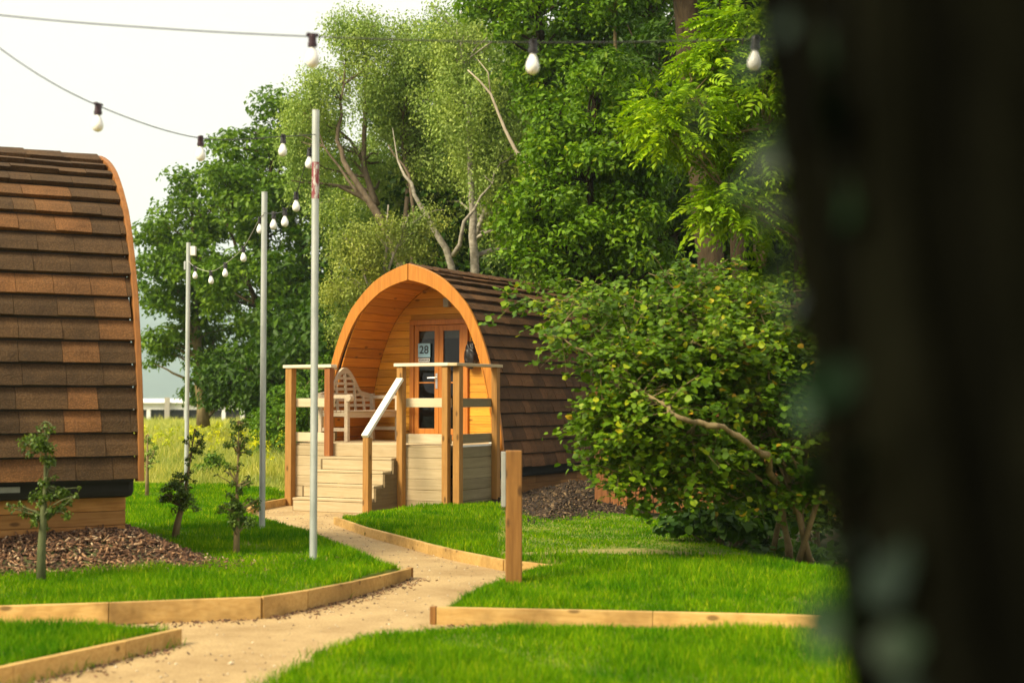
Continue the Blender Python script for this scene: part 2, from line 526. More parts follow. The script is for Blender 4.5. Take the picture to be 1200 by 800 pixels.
def leaf_arrays(P, D, NRM, size, width=.55, rounded=False):
    """one folded leaf per row of P; D = axis, NRM = rough normal; size array"""
    n = len(P)
    D = unit(D)
    S = unit(np.cross(D, NRM))
    U = np.cross(S, D)
    if rounded:
        tv = np.array([(0, 0, 0), (.36, .22, .10), (.42, .62, .10), (0, 1, -.06), (-.42, .62, .10), (-.36, .22, .10)])
        tv[:, 0] *= width / .55
        fc = np.array([(0, 1, 2, 3), (0, 3, 4, 5)])
    else:
        tv = np.array([(0, 0, 0), (.5, .48, .12), (0, 1, -.05), (-.5, .48, .12)])
        tv[:, 0] *= width
        fc = np.array([(0, 1, 2), (0, 2, 3)])
    k = len(tv)
    sz = np.asarray(size).reshape(-1, 1, 1)
    V = P[:, None, :] + sz * (tv[None, :, 0:1] * S[:, None, :] + tv[None, :, 1:2] * D[:, None, :] + tv[None, :, 2:3] * U[:, None, :])
    Fc = (np.arange(n) * k)[:, None, None] + fc[None]
    return V.reshape(-1, 3), Fc.reshape(-1, fc.shape[1])

def leaves_obj(name, chunks, mat, parent=None):
    vs, fs, n = [], [], 0
    for v, f in chunks:
        vs.append(v); fs.append(f + n); n += len(v)
    return np_mesh(name, np.concatenate(vs), [np.concatenate(fs)], mat, parent)

def rand_unit(r, n):
    return unit(r.normal(size=(n, 3)))

def clump_leaves(r, centers, radii, per, size, flat=.6, up=.7, width=.55, rounded=False, droop=0.0):
    """leaves spread through clumps; shells bright outward, undersides open"""
    per = np.maximum(1, (per * (radii / radii.mean()) ** 2)).astype(int)
    idx = np.repeat(np.arange(len(centers)), per)
    n = len(idx)
    d = rand_unit(r, n)
    rad = r.uniform(0, 1, n) ** .45
    off = d * rad[:, None] * radii[idx][:, None]
    off[:, 2] *= flat
    P = centers[idx] + off
    if droop:
        k = r.uniform(0, 1, n) ** 1.3 * droop
        P[:, 2] -= k
        P[:, :2] += r.normal(size=(n, 2)) * .03
    nrm = unit(d * .6 + np.array([0, 0, up]) + r.normal(size=(n, 3)) * .45)
    ax = unit(np.cross(nrm, rand_unit(r, n)) + np.array([0, 0, -.25 - droop * .6]))
    sz = size * r.uniform(.65, 1.3, n)
    return leaf_arrays(P, ax, nrm, sz, width, rounded)

def bent(r, a, b, n=5, amp=.08, sag=0.0):
    a, b = Vector(a), Vector(b)
    L = (b - a).length
    pts = []
    o1 = Vector(r.normal(size=3)) * amp * L
    for i in range(n + 1):
        k = i / n
        p = a.lerp(b, k) + o1 * math.sin(math.pi * k) + Vector(r.normal(size=3)) * amp * .25 * L * (0 < i < n)
        p.z += sag * L * math.sin(math.pi * k)
        pts.append(p)
    return pts

def make_tree(name, label, cat, base, trunk, blobs, leaf, barkm, seed, leaf_size=.13, clumps=90, per=90, clump_r=.55,
              droop=0.0, flat=.6, width=.55, rounded=False, pinnate=False, limb_share=.5, group=None, extra=None, limb_r=.05, shell=.35):
    """trunk: list of polylines [(x,y,z,r)...] rel. to base; blobs: [(cx,cy,cz,rx,ry,rz)] rel. to base"""
    r = np.random.default_rng(seed)
    root = empty(name, base)
    tag(root, label, cat, group)
    tb = MB()
    tpts = []
    for tr in trunk:
        pts = [Vector(p[:3]) for p in tr]; rr = [p[3] for p in tr]
        P2, R2 = [], []
        for i in range(len(pts) - 1):
            for k in range(3):
                u = k / 3
                P2.append(pts[i].lerp(pts[i + 1], u) + Vector((r.normal() * .02, r.normal() * .02, 0)))
                R2.append(rr[i] * (1 - u) + rr[i + 1] * u)
        P2.append(pts[-1]); R2.append(rr[-1])
        P2[0] = pts[0]
        if len(R2) > 2 and rr[0] > .06: R2[0] *= 1.35
        tb.tube(P2, R2, 9)
        tpts += list(zip(P2, R2))
    vol = np.array([(b[3] * b[4] * b[5]) ** .75 for b in blobs]); vol = vol / vol.sum()
    which = r.choice(len(blobs), clumps, p=vol)
    B = np.array(blobs, dtype=float)[which]
    d = rand_unit(r, clumps)
    rad = shell + (1 - shell) * r.uniform(0, 1, clumps) ** .6
    C = B[:, :3] + d * rad[:, None] * B[:, 3:]
    C[:, 2] = np.maximum(C[:, 2], .25)
    cr = clump_r * r.uniform(.6, 1.35, clumps)
    for i in range(clumps):
        if r.uniform() > limb_share: continue
        c = Vector(C[i])
        best = min(tpts, key=lambda q: (q[0] - c).length + max(0, q[0].z - c.z + .3) * 2.0)
        L = (c - best[0]).length
        if L < .1: continue
        pts = bent(r, best[0], c, 5, .07, .05)
        r0 = min(best[1] * .6, limb_r * (.5 + L * .25))
        tb.tube(pts, [r0 * (1 - .85 * j / 5) + .004 for j in range(6)], 5, False)
    if extra: extra(tb, r)
    tb.build('trunk', barkm, root, smooth=True)
    if pinnate:
        ch = pinnate_leaves(r, C, cr, per, leaf_size)
    else:
        ch = clump_leaves(r, C, cr, per, leaf_size, flat, .7, width, rounded, droop)
    leaves_obj('crown', [ch], leaf, root)
    return root

def pinnate_leaves(r, C, cr, per, size):
    idx = np.repeat(np.arange(len(C)), np.maximum(1, (per * (cr / cr.mean()) ** 2)).astype(int))
    n = len(idx)
    d = rand_unit(r, n)
    P = C[idx] + d * (r.uniform(0, 1, n) ** .5 * cr[idx])[:, None] * np.array([1, 1, .6])
    ax = unit(d * np.array([1, 1, .4]) + np.array([0, 0, -.25]) + r.normal(size=(n, 3)) * .3)
    nrm = unit(np.array([0, 0, 1.0]) + r.normal(size=(n, 3)) * .35)
    side = unit(np.cross(ax, nrm))
    L = size * r.uniform(.8, 1.25, n)
    vs, ds, ns, ss = [], [], [], []
    for k in range(6):
        u = .15 + .15 * k
        for sgn in ((-1, 1) if k < 5 else (0,)):
            p = P + ax * (L * u)[:, None]; p[:, 2] -= (u ** 2) * L * .35
            dd = ax * (.55 if sgn else 1.0) + side * sgn * .85 + np.array([0, 0, -.22])
            vs.append(p); ds.append(dd); ns.append(nrm + r.normal(size=(n, 3)) * .15); ss.append(L * (.36 if 0 < k < 4 else .28))
    return leaf_arrays(np.concatenate(vs), np.concatenate(ds), np.concatenate(ns), np.concatenate(ss), .42)

# ------------------------------------------------------------------ ground, path, lawns
def sheet(name, poly, z, mat, label=None):
    mb = MB(); mb.add([(x, y, z) for x, y in poly], [tuple(range(len(poly)))])
    o = mb.build(name, mat)
    tag(o, kind='structure', label=label)
    return o
sheet('ground', [(-3590, -55), (1390, -55), (1390, 3590), (-3590, 3590)], -.03, M['soil'])
sheet('path', [(-14, 3), (9, 3), (9, 13), (2.2, 13.4), (-1.2, 19.0), (-2.6, 20.6), (-14, 20.6)], 0.0, M['gravel'])

def seg_dist(P, a, b):
    a = np.array(a); b = np.array(b); ab = b - a
    k = np.clip(((P - a) @ ab) / max(ab @ ab, 1e-9), 0, 1)
    return np.linalg.norm(P - (a + k[:, None] * ab), axis=1)

def in_poly(P, poly):
    inside = np.zeros(len(P), dtype=bool)
    n = len(poly)
    for i in range(n):
        x0, y0 = poly[i]; x1, y1 = poly[(i + 1) % n]
        if y0 == y1: continue
        c = ((y0 > P[:, 1]) != (y1 > P[:, 1])) & (P[:, 0] < (x1 - x0) * (P[:, 1] - y0) / (y1 - y0) + x0)
        inside ^= c
    return inside

def smooth_noise(P, s, seed=0):
    a = np.sin(P[:, 0] * s * 1.3 + seed) * np.cos(P[:, 1] * s * .9 + seed * 1.7) + .5 * np.sin(P[:, 0] * s * 2.9 + P[:, 1] * s * 2.1 + seed * 3)
    return a / 1.5

class Lawn:
    def __init__(self, pts, h, soft=.22, seed=0, bumpy=.012, extra=None):
        self.poly = [(p[0], p[1]) for p in pts]
        self.soft = [(self.poly[i], self.poly[(i + 1) % len(pts)]) for i, p in enumerate(pts) if not p[2]]
        self.h, self.w, self.seed, self.bumpy, self.extra = h, soft, seed, bumpy, extra
    def z(self, P):
        P = np.asarray(P, dtype=float)
        d = np.full(len(P), 9.0)
        for a, b in self.soft: d = np.minimum(d, seg_dist(P, a, b))
        k = np.clip(d / self.w, 0, 1); k = k * k * (3 - 2 * k)
        z = self.h * k + self.bumpy * smooth_noise(P, 3.1, self.seed) * k
        if self.extra is not None: z = z + self.extra(P)
        return z
    def mesh(self, name, mat, step=.22, kind='structure'):
        P = np.array(self.poly)
        lo, hi = P.min(0), P.max(0)
        gx, gy = np.meshgrid(np.arange(lo[0], hi[0], step), np.arange(lo[1], hi[1], step))
        G = np.stack([gx.ravel(), gy.ravel()], 1) + rng.normal(size=(gx.size, 2)) * step * .12
        G = G[in_poly(G, self.poly)]
        bd = np.full(len(G), 9.0)
        edge = []
        n = len(self.poly)
        for i in range(n):
            a, b = np.array(self.poly[i]), np.array(self.poly[(i + 1) % n])
            bd = np.minimum(bd, seg_dist(G, a, b))
            k = max(1, int(np.linalg.norm(b - a) / step))
            edge += [tuple(a + (b - a) * j / k) for j in range(k)]
        G = G[bd > step * .5]
        m = len(edge)
        vv = [Vector(e) for e in edge] + [Vector(g) for g in G]
        res = delaunay_2d_cdt(vv, [(i, (i + 1) % m) for i in range(m)], [], 1, 1e-5)
        V2 = np.array([tuple(v) for v in res[0]])
        Z = self.z(V2)
        verts = [(x, y, zz) for (x, y), zz in zip(V2, Z)]
        faces = [tuple(f) for f in res[2]]
        # skirt
        k = len(verts)
        orig = res[3]
        e2v = {}
        for vi, o in enumerate(orig):
            for q in o: e2v[q] = vi
        ring = [e2v[i] for i in range(m) if i in e2v]
        verts += [(verts[i][0], verts[i][1], -.025) for i in ring]
        q = len(ring)
        for i in range(q):
            j = (i + 1) % q
            faces.append((ring[i], ring[j], k + j, k + i))
        mb = MB(); mb.v = verts; mb.f = faces
        o = mb.build(name, mat, smooth=True)
        if kind: tag(o, kind=kind)
        return o
    def scatter(self, n, r, box=None):
        P = np.array(self.poly)
        lo, hi = P.min(0), P.max(0)
        if box: lo, hi = np.maximum(lo, box[:2]), np.minimum(hi, box[2:])
        G = np.stack([r.uniform(lo[0], hi[0], n), r.uniform(lo[1], hi[1], n)], 1)
        return G[in_poly(G, self.poly)]

def in_view(P, margin=.25):
    return np.abs(P[:, 0]) < P[:, 1] * .36 + margin + .4

def blade_arrays(r, P3, h, w, lean=.45):
    n = len(P3)
    az = r.uniform(0, 2 * np.pi, n)
    side = np.stack([np.cos(az), np.sin(az), np.zeros(n)], 1)
    az2 = r.uniform(0, 2 * np.pi, n)
    ln = np.stack([np.cos(az2), np.sin(az2), np.zeros(n)], 1) * (lean * h * r.uniform(.2, 1.3, n))[:, None]
    up = np.array([0, 0, 1.0])
    hw = (w / 2)[:, None]
    b0 = P3 - side * hw; b1 = P3 + side * hw
    mid = P3 + up * (h * .55)[:, None] + ln * .35
    m0 = mid - side * hw * .8; m1 = mid + side * hw * .8
    tip = P3 + up * (h * .95)[:, None] + ln
    V = np.stack([b0, b1, m1, m0, tip], 1).reshape(-1, 3)
    o = (np.arange(n) * 5)[:, None]
    q = o + np.array([[0, 1, 2, 3]]); tr = o + np.array([[3, 2, 4]])
    return V, q, tr

def grass(lawn, name, dens, h, seed, box, w=.006, thin=None, mat='grass'):
    r = np.random.default_rng(seed)
    area = (box[2] - box[0]) * (box[3] - box[1])
    G = lawn.scatter(int(area * dens), r, box)
    G = G[in_view(G)]
    # fewer, wider blades with distance
    keep = np.clip((9.5 / np.maximum(G[:, 1], 1)) ** 1.4, .12, 1)
    G = G[r.uniform(0, 1, len(G)) < keep]
    patch = smooth_noise(G, 1.7, seed) + .6 * smooth_noise(G, 4.3, seed + 5)
    if thin is not None:
        G, patch = G[thin(G, r)], patch[:0]
        patch = smooth_noise(G, 1.7, seed) + .6 * smooth_noise(G, 4.3, seed + 5)
    z = lawn.z(G)
    n = len(G)
    hh = h(G) if callable(h) else np.full(n, h)
    hh = hh * (1 + .40 * patch) * r.uniform(.45, 1.25, n)
    ww = w * np.clip((G[:, 1] / 9.0) ** .9, .8, 3.0) * r.uniform(.7, 1.3, n)
    V, q, tr = blade_arrays(r, np.column_stack([G, z - .005]), hh, ww)
    o = np_mesh(name, V, [q, tr], M[mat])
    tag(o, kind='stuff')
    return o

# front-left island lawn
lawn_a = Lawn([(-8, 8.75, 1), (-3.3, 9.22, 1), (-2.6, 9.36, 1), (-1.69, 9.63, 1), (-1.22, 10.55, 1), (-.87, 11.72, 0), (-.95, 11.95, 0), (-1.25, 12.85, 0), (-1.72, 14.2, 0),
               (-2.30, 15.6, 0), (-2.80, 16.6, 0), (-3.25, 17.5, 0), (-3.38, 18.2, 1), (-3.42, 18.9, 1), (-3.20, 19.9, 0), (-3.5, 22.4, 0), (-7, 23.5, 0), (-12, 22, 0), (-12, 9, 0)], .115, .3, 1)
lawn_a.mesh('lawn', M['turf'])
lawn_c = Lawn([(-3.22, 5.9, 0), (-6, 5.9, 0), (-6, 8.55, 0), (-2.75, 8.72, 0), (-2.03, 8.62, 1), (-2.02, 8.56, 1), (-2.58, 7.32, 1)], .095, .12, 2)
lawn_c.mesh('lawn', M['turf'])
lawn_d = Lawn([(-.75, 5.4, 0), (-1.0, 6.3, 0), (-1.25, 7.2, 0), (-1.10, 8.05, 0), (-.90, 8.55, 0), (-.54, 8.9, 0), (.1, 9.0, 0), (2.1, 8.72, 0), (5, 8.4, 0), (6, 5.4, 0)], .06, .3, 3)
lawn_d.mesh('lawn', M['turf'])
lawn_b = Lawn([(-.46, 9.40, 1), (2.04, 9.01, 1), (5.5, 8.45, 0), (5.5, 9.4, 0), (3.4, 9.9, 0), (2.75, 11.4, 0), (2.3, 12.8, 0), (1.95, 15, 0), (1.7, 17.2, 0), (.9, 18.2, 0), (.1, 18.9, 0), (-.5, 19.2, 0),
               (-1.1, 18.8, 0), (-1.62, 18.2, 0), (-2.06, 16.9, 1), (-1.55, 15.45, 1), (-1.0, 14.2, 1), (-.52, 13.15, 1), (-.04, 12.3, 1), (.36, 12.12, 0), (.15, 11.85, 0), (-.1, 11.4, 0), (-.33, 10.5, 0), (-.45, 9.7, 0)], .085, .22, 4)
lawn_b.mesh('lawn', M['turf'])

grass(lawn_d, 'grass', 5600, .064, 11, (-2, 6.2, 4.2, 9.2))
grass(lawn_c, 'grass', 5600, .064, 12, (-4, 6.2, -1.5, 9))
grass(lawn_a, 'grass', 4600, .062, 13, (-7.5, 8.7, -.5, 23),
      thin=lambda G, r: r.uniform(0, 1, len(G)) < np.where(smooth_noise(G, 1.1, 9) > .62, .45, 1.0))
def worn(G, r):
    # the mown strip behind the post is short and threadbare along a wandering line
    line = 12.7 + .35 * np.sin(G[:, 0] * 1.3) - .12 * G[:, 0]
    k = 1.9 * np.exp(-((G[:, 1] - line) / .30) ** 2) * (.75 + .5 * smooth_noise(G, 3.0, 5)) * (G[:, 0] > -.1)
    k2 = ((G[:, 1] > line) & (G[:, 0] > -.15)) * .25
    return r.uniform(0, 1, len(G)) > np.clip(.75 * k + k2, 0, .93)
def height_b(G):
    line = 12.7 + .35 * np.sin(G[:, 0] * 1.3) - .12 * G[:, 0]
    return np.where((G[:, 1] > line) & (G[:, 0] > -.15), .032, .066)
grass(lawn_b, 'grass', 4600, height_b, 14, (-2.3, 8.6, 5, 19.3), thin=worn)

# bare, straw coloured track worn across the right lawn
xs_ = np.linspace(-.12, 2.2, 40)
ln_ = 12.7 + .35 * np.sin(xs_ * 1.3) - .12 * xs_
rw = np.random.default_rng(17)
up_ = ln_ + .19 + rw.normal(size=40) * .03; dn_ = ln_ - .17 + rw.normal(size=40) * .03
zu = lawn_b.z(np.column_stack([xs_, up_])) + .008; zd = lawn_b.z(np.column_stack([xs_, dn_])) + .008
mb = MB()
mb.v = [(a, b, c) for a, b, c in zip(xs_, dn_, zd)] + [(a, b, c) for a, b, c in zip(xs_, up_, zu)]
mb.f = [(i, i + 1, 41 + i, 40 + i) for i in range(39)]
tag(mb.build('worn_ground', M['straw']), kind='structure')

# pebbles on the path
r = np.random.default_rng(21)
n = 2800
G = np.stack([r.uniform(-3.4, .4, n), r.uniform(6.5, 19, n)], 1)
for L in (lawn_a, lawn_b, lawn_c, lawn_d): G = G[~in_poly(G, L.poly)]
n = len(G)
s = r.uniform(.004, .011, n) * 1.0
s[r.uniform(0, 1, n) > .99] *= 2.2
tv = np.array([(1, 0, 0), (0, 1, 0), (-1, 0, 0), (0, -1, 0), (0, 0, .8), (0, 0, -.6)]) * 1.0
V = (np.column_stack([G, s * .3])[:, None, :] + s[:, None, None] * (tv[None] * r.uniform(.6, 1.3, (n, 6, 1)))).reshape(-1, 3)
fc = np.array([(0, 1, 4), (1, 2, 4), (2, 3, 4), (3, 0, 4), (1, 0, 5), (2, 1, 5), (3, 2, 5), (0, 3, 5)])
o = np_mesh('gravel', V, [((np.arange(n) * 6)[:, None, None] + fc[None]).reshape(-1, 3)], M['pebble'])
tag(o, kind='stuff')

# straggling taller grass where the lawns spill over their edges
def edge_grass(lawn, seed, box, count, h):
    r = np.random.default_rng(seed)
    segs = [(np.array(a), np.array(b)) for a, b in zip(lawn.poly, lawn.poly[1:] + lawn.poly[:1])]
    L = np.array([np.linalg.norm(b - a) for a, b in segs])
    k = r.choice(len(segs), count, p=L / L.sum())
    A0 = np.array([segs[i][0] for i in k]); B0 = np.array([segs[i][1] for i in k])
    G = A0 + (B0 - A0) * r.uniform(0, 1, count)[:, None]
    d = unit(B0 - A0); inn = np.column_stack([-d[:, 1], d[:, 0]])
    G = G + inn * np.abs(r.normal(size=count))[:, None] * .05 * r.choice([-.35, 1, 1], count)[:, None]
    ok = in_view(G) & (G[:, 0] > box[0]) & (G[:, 1] > box[1]) & (G[:, 0] < box[2]) & (G[:, 1] < box[3]) & (smooth_noise(G, 5.0, seed) > -.25)
    G = G[ok]; n = len(G)
    inside = in_poly(G, lawn.poly)
    z = np.where(inside, lawn.z(G), 0)
    hh = h * r.uniform(.5, 1.5, n)
    V, q, tr = blade_arrays(r, np.column_stack([G, z - .005]), hh, .006 * np.clip(G[:, 1] / 9, .8, 2.5) * r.uniform(.6, 1.2, n), .8)
    tag(np_mesh('grass', V, [q, tr], M['grass']), kind='stuff')
edge_grass(lawn_d, 61, (-2, 6.2, 4, 9.4), 4500, .06)
edge_grass(lawn_c, 62, (-4, 6.2, -1.5, 9), 3000, .06)
edge_grass(lawn_a, 63, (-6, 8.7, -.5, 20), 9000, .055)
edge_grass(lawn_b, 64, (-2.4, 8.7, 4, 19), 9000, .055)

# crumbs of bark and dry straw gathered at the foot of the boards and strewn on the turf
r = np.random.default_rng(66)
pl_ = [(-3.3, 9.19), (-1.68, 9.58), (-1.2, 10.55), (-.845, 11.72)]
pts_ = []
for a, b in zip(pl_[:-1], pl_[1:]):
    k = r.uniform(0, 1, 170)[:, None]
    d = np.array([b[0] - a[0], b[1] - a[1]]); d = d / np.linalg.norm(d)
    pts_.append(np.array(a) * (1 - k) + np.array(b) * k + np.array([d[1], -d[0]]) * (.03 + np.abs(r.normal(size=170)) * .10)[:, None])
for a, b in (((-1.99, 8.57), (-2.56, 7.32)), ((-.49, 9.34), (.6, 9.18))):
    k = r.uniform(0, 1, 110)[:, None]
    d = np.array([b[0] - a[0], b[1] - a[1]]); d = d / np.linalg.norm(d)
    sgn = -1 if b[1] < 8 else 1
    pts_.append(np.array(a) * (1 - k) + np.array(b) * k + np.array([d[1], -d[0]]) * (sgn * (.035 + np.abs(r.normal(size=110)) * .08))[:, None])
G = np.concatenate(pts_)
# strays rolled off the mulch bed
G2 = np.column_stack([r.normal(-2.35, .30, 220), r.normal(11.5, .28, 220)])
P3 = np.concatenate([np.column_stack([G, np.full(len(G), .006)]), np.column_stack([G2, lawn_a.z(G2) + .03])])
CR = P3

# mulch beds
def chip_arrays(r, P3, size):
    n = len(P3)
    ax = unit(r.normal(size=(n, 3)) * np.array([1, 1, .45])); nr = unit(np.array([0, 0, 1.0]) + r.normal(size=(n, 3)) * .6)
    sd = unit(np.cross(ax, nr)); up = np.cross(sd, ax)
    L = size * r.uniform(.5, 1.5, n); W = size * r.uniform(.18, .42, n); T = size * r.uniform(.05, .14, n)
    tv = np.array([(-1, -1, -1), (1, -.7, -1), (1, .8, -1), (-1, 1, -1), (-1, -1, 1), (1, -.7, 1), (1, .8, 1), (-1, 1, 1)]) * .5
    V = P3[:, None, :] + tv[None, :, 0:1] * (ax * L[:, None])[:, None] + tv[None, :, 1:2] * (sd * W[:, None])[:, None] + tv[None, :, 2:3] * (up * T[:, None])[:, None]
    fc = np.array([(0, 3, 2, 1), (4, 5, 6, 7), (0, 1, 5, 4), (1, 2, 6, 5), (2, 3, 7, 6), (3, 0, 4, 7)])
    return V.reshape(-1, 3), ((np.arange(n) * 8)[:, None, None] + fc[None]).reshape(-1, 4)

def mulch(pts, h, soft, base, chipm, count, size, seed, box):
    L = Lawn([(x, y, 0) for x, y in pts], h, soft, seed, .03, extra=lambda P: np.full(len(P), base))
    o = L.mesh('mulch_bed', M['soil'], .25); tag(o, kind='structure')
    r = np.random.default_rng(seed)
    G = L.scatter(count, r, box)
    P3 = np.column_stack([G, L.z(G) + r.uniform(0, .02, len(G))])
    V, f = chip_arrays(r, P3, size)
    o = np_mesh('wood_chips', V, [f], M[chipm]); tag(o, kind='stuff')
    # stragglers round the edge
    return L
V, f = chip_arrays(r, CR, .028)
tag(np_mesh('litter', V, [f], M['chips']), kind='stuff')
ml = mulch([(-8, 10.0), (-5.2, 10.55), (-3.95, 10.85), (-3.1, 11.15), (-2.6, 11.5), (-2.38, 11.75), (-2.6, 12.3), (-3.0, 13.0), (-3.5, 14.2), (-4.4, 15.6), (-7, 15.4), (-9, 12)],
           .25, .75, .105, 'chips', 26000, .062, 31, (-5.4, 10.2, -2.2, 15))
mr = mulch([(-.50, 18.9), (-.25, 17.2), (0, 16.0), (.38, 15.9), (1.0, 16.6), (1.5, 17.6), (2.2, 19.5), (3.4, 22), (3.0, 25), (1, 24), (-.4, 20.6), (-.8, 19.8)],
           .34, 2.2, .05, 'dark_chips', 20000, .075, 32, (-.8, 15.6, 3.2, 23))

# ------------------------------------------------------------------ timber edging
def edging(label, pts, h, top_z=None, thick=.045, ends=(0, 0), seed=0):
    r = random.Random(seed)
    root = empty('timber_edging', (pts[0][0], pts[0][1], 0))
    tag(root, label, 'edging', 'timber edging boards along the path')
    o0 = Vector((pts[0][0], pts[0][1], 0))
    brd = MB()
    for i in range(len(pts) - 1):
        a, b = Vector((*pts[i][:2], 0)), Vector((*pts[i + 1][:2], 0))
        ha = pts[i][2] if len(pts[i]) > 2 else h; hb = pts[i + 1][2] if len(pts[i + 1]) > 2 else h
        d = (b - a).normalized(); s = Vector((d.y, -d.x, 0)) * thick / 2
        a2, b2 = a + d * .0015, b - d * .0015
        vs = []
        for p, hh in ((a2, ha), (b2, hb)):
            for sg, z in ((1, -.02), (-1, -.02), (-1, hh), (1, hh)):
                vs.append(p + s * sg + Vector((0, 0, z)) - o0)
        brd.add(vs, [(0, 1, 2, 3), (7, 6, 5, 4), (0, 4, 5, 1), (1, 5, 6, 2), (2, 6, 7, 3), (3, 7, 4, 0)])
    ob = brd.build('board', M['edging'], root, bevel=.004)
    pg = MB()
    for e, i in ((ends[0], 0), (ends[1], len(pts) - 1)):
        if not e: continue
        a = Vector((*pts[i][:2], 0)); b = Vector((*pts[1 if i == 0 else i - 1][:2], 0))
        d = (b - a).normalized(); s = Vector((d.y, -d.x, 0))
        hh = (pts[i][2] if len(pts[i]) > 2 else h) + .003
        c = a - d * .022 - o0
        pg.bar(c + Vector((0, 0, -.05)), c + Vector((0, 0, hh)), .04, .05, up=tuple(s))
    if pg.v: pg.build('peg', M['bollard'], root, bevel=.003)
    return root
edging('long curved timber edging along the front of the left lawn',
       [(-8, 8.71, .14), (-5.2, 8.98, .14), (-3.3, 9.19, .14), (-2.62, 9.31, .145), (-1.68, 9.58, .145), (-1.44, 9.98, .135), (-1.2, 10.55, .12), (-1.01, 11.1, .105), (-.845, 11.72, .085)], .14, ends=(0, 1), seed=1)
edging('short straight timber edging at the lower left corner lawn', [(-1.99, 8.57, .095), (-2.20, 8.10, .10), (-2.56, 7.32, .11), (-3.2, 5.9, .11)], .1, ends=(0, 0), seed=2)
edging('straight timber edging facing forward below the wooden bollard', [(-.49, 9.34, .112), (.9, 9.14, .112), (2.04, 8.96, .112), (5.5, 8.4, .112)], .11, ends=(1, 0), seed=3)
edging('low worn timber edging curving from the deck steps towards the bollard',
       [(-2.09, 16.9, .085), (-1.83, 16.15, .09), (-1.57, 15.42, .092), (-1.28, 14.75, .095), (-1.02, 14.17, .095), (-.78, 13.6, .095), (-.54, 13.1, .095), (-.06, 12.26, .095), (.36, 12.08, .07)], .06, seed=4)
edging('thin timber edging of the lawn left of the deck steps', [(-3.36, 18.2, .09), (-3.40, 18.9, .10), (-3.17, 19.9, .10)], .1, seed=5)

# ------------------------------------------------------------------ pods
RIM = [(0, 0), (.10, .025), (.2, .054), (.31, .094), (.42, .142), (.51, .19), (.6, .245), (.70, .325), (.8, .415), (.90, .52), (.99, .62), (1.075, .755), (1.15, .90), (1.22, 1.06), (1.285, 1.23), (1.345, 1.41), (1.40, 1.62), (1.455, 1.87), (1.51, 2.16), (1.55, 2.45), (1.575, 2.70), (1.585, 2.93)]
PROF = []
for i_, (w_, d_) in enumerate(RIM):
    a_, b_ = RIM[max(i_ - 1, 0)], RIM[min(i_ + 1, len(RIM) - 1)]
    dx_, dz_ = b_[0] - a_[0], -(b_[1] - a_[1])
    L_ = math.hypot(dx_, dz_)
    nx_, nz_ = (-dz_ / L_, dx_ / L_) if i_ else (0, 1)
    PROF.append((w_ - .05 * nx_, 3.43 - d_ - .05 * nz_))
def arc_table(prof):
    P = np.array(prof); d = np.linalg.norm(np.diff(P, axis=0), axis=1)
    return P, np.concatenate([[0], np.cumsum(d)])
PP, PT = arc_table(PROF)
TLEN = PT[-1]
def prof_at(tt, off=0.0):
    tt = np.clip(tt, 0, TLEN)
    p = np.array([np.interp(tt, PT, PP[:, 0]), np.interp(tt, PT, PP[:, 1])])
    e = .06
    q0 = np.array([np.interp(max(tt - e, 0), PT, PP[:, 0]), np.interp(max(tt - e, 0), PT, PP[:, 1])])
    q1 = np.array([np.interp(min(tt + e, TLEN), PT, PP[:, 0]), np.interp(min(tt + e, TLEN), PT, PP[:, 1])])
    d = (q1 - q0) / np.linalg.norm(q1 - q0)
    n = np.array([-d[1], d[0]])
    if tt < .03: n = np.array([0, 1.0])
    return p + n * off, n

def inset_profile(off_fn, n=40, tmax=TLEN):
    """right-hand half, apex to foot"""
    out = []
    for i in range(n + 1):
        tt = tmax * i / n
        p, nn = prof_at(tt, -off_fn(tt))
        out.append((max(0.0, float(p[0])) if i else 0.0, float(p[1])))
    return out

def arch_band(mb, out_off, in_off, y0, y1, split=True):
    """solid arch ring between two offset profiles; two halves meeting at the apex with a fine joint"""
    o = inset_profile(lambda t_: -out_off); i_ = inset_profile(in_off)
    for sg in (1, -1):
        vs, fs = [], []
        g = .006 if split else 0
        for k in range(len(o)):
            for (x, z), y in ((o[k], y0), (i_[k], y0), (i_[k], y1), (o[k], y1)):
                vs.append((sg * max(x, g), y, z))
        n = len(o)
        for k in range(n - 1):
            for j in range(4):
                a, b = k * 4 + j, k * 4 + (j + 1) % 4
                fs.append((a, b, b + 4, a + 4))
        fs.append((0, 1, 2, 3)); fs.append(tuple((n - 1) * 4 + j for j in range(4)))
        mb.add(vs, fs)

def roof_tiles(L, y0, seed, lift=.047, courses=18, tw=.30):
    r = np.random.default_rng(seed)
    mb = MB()
    ex = (TLEN - .07) / courses
    for sg in (1, -1):
        for c in range(courses):
            t0 = .05 + c * ex + .012; t1 = .05 + (c + 1) * ex
            y = y0 - r.uniform(0, tw)
            while y < L - .02:
                w = tw * r.choice([.6, .8, 1.0, 1.15, 1.35])
                ya, yb = max(y, y0), min(y + w - .004, L - .02)
                y += w
                if yb - ya < .03: continue
                lf = lift + r.normal() * .0035
                tilt = r.normal() * .002
                pa, na = prof_at(max(t0, .0), .004)
                pm, nm = prof_at((t0 + t1) / 2, .012 + lf * .50)
                pb, nb = prof_at(t1 + r.normal() * .003, lf)
                pu, nu = prof_at(t1, .006)
                vs = []
                for yy, dt in ((ya, -tilt), (yb, tilt)):
                    for p, n in ((pa, na), (pm, nm), (pb, nb), (pu, nu)):
                        q = p + n * (dt if p is pb else 0)
                        vs.append((sg * q[0], yy, q[1]))
                mb.add(vs, [(0, 4, 5, 1), (1, 5, 6, 2), (2, 6, 7, 3), (0, 1, 2, 3), (4, 7, 6, 5)])
    return mb

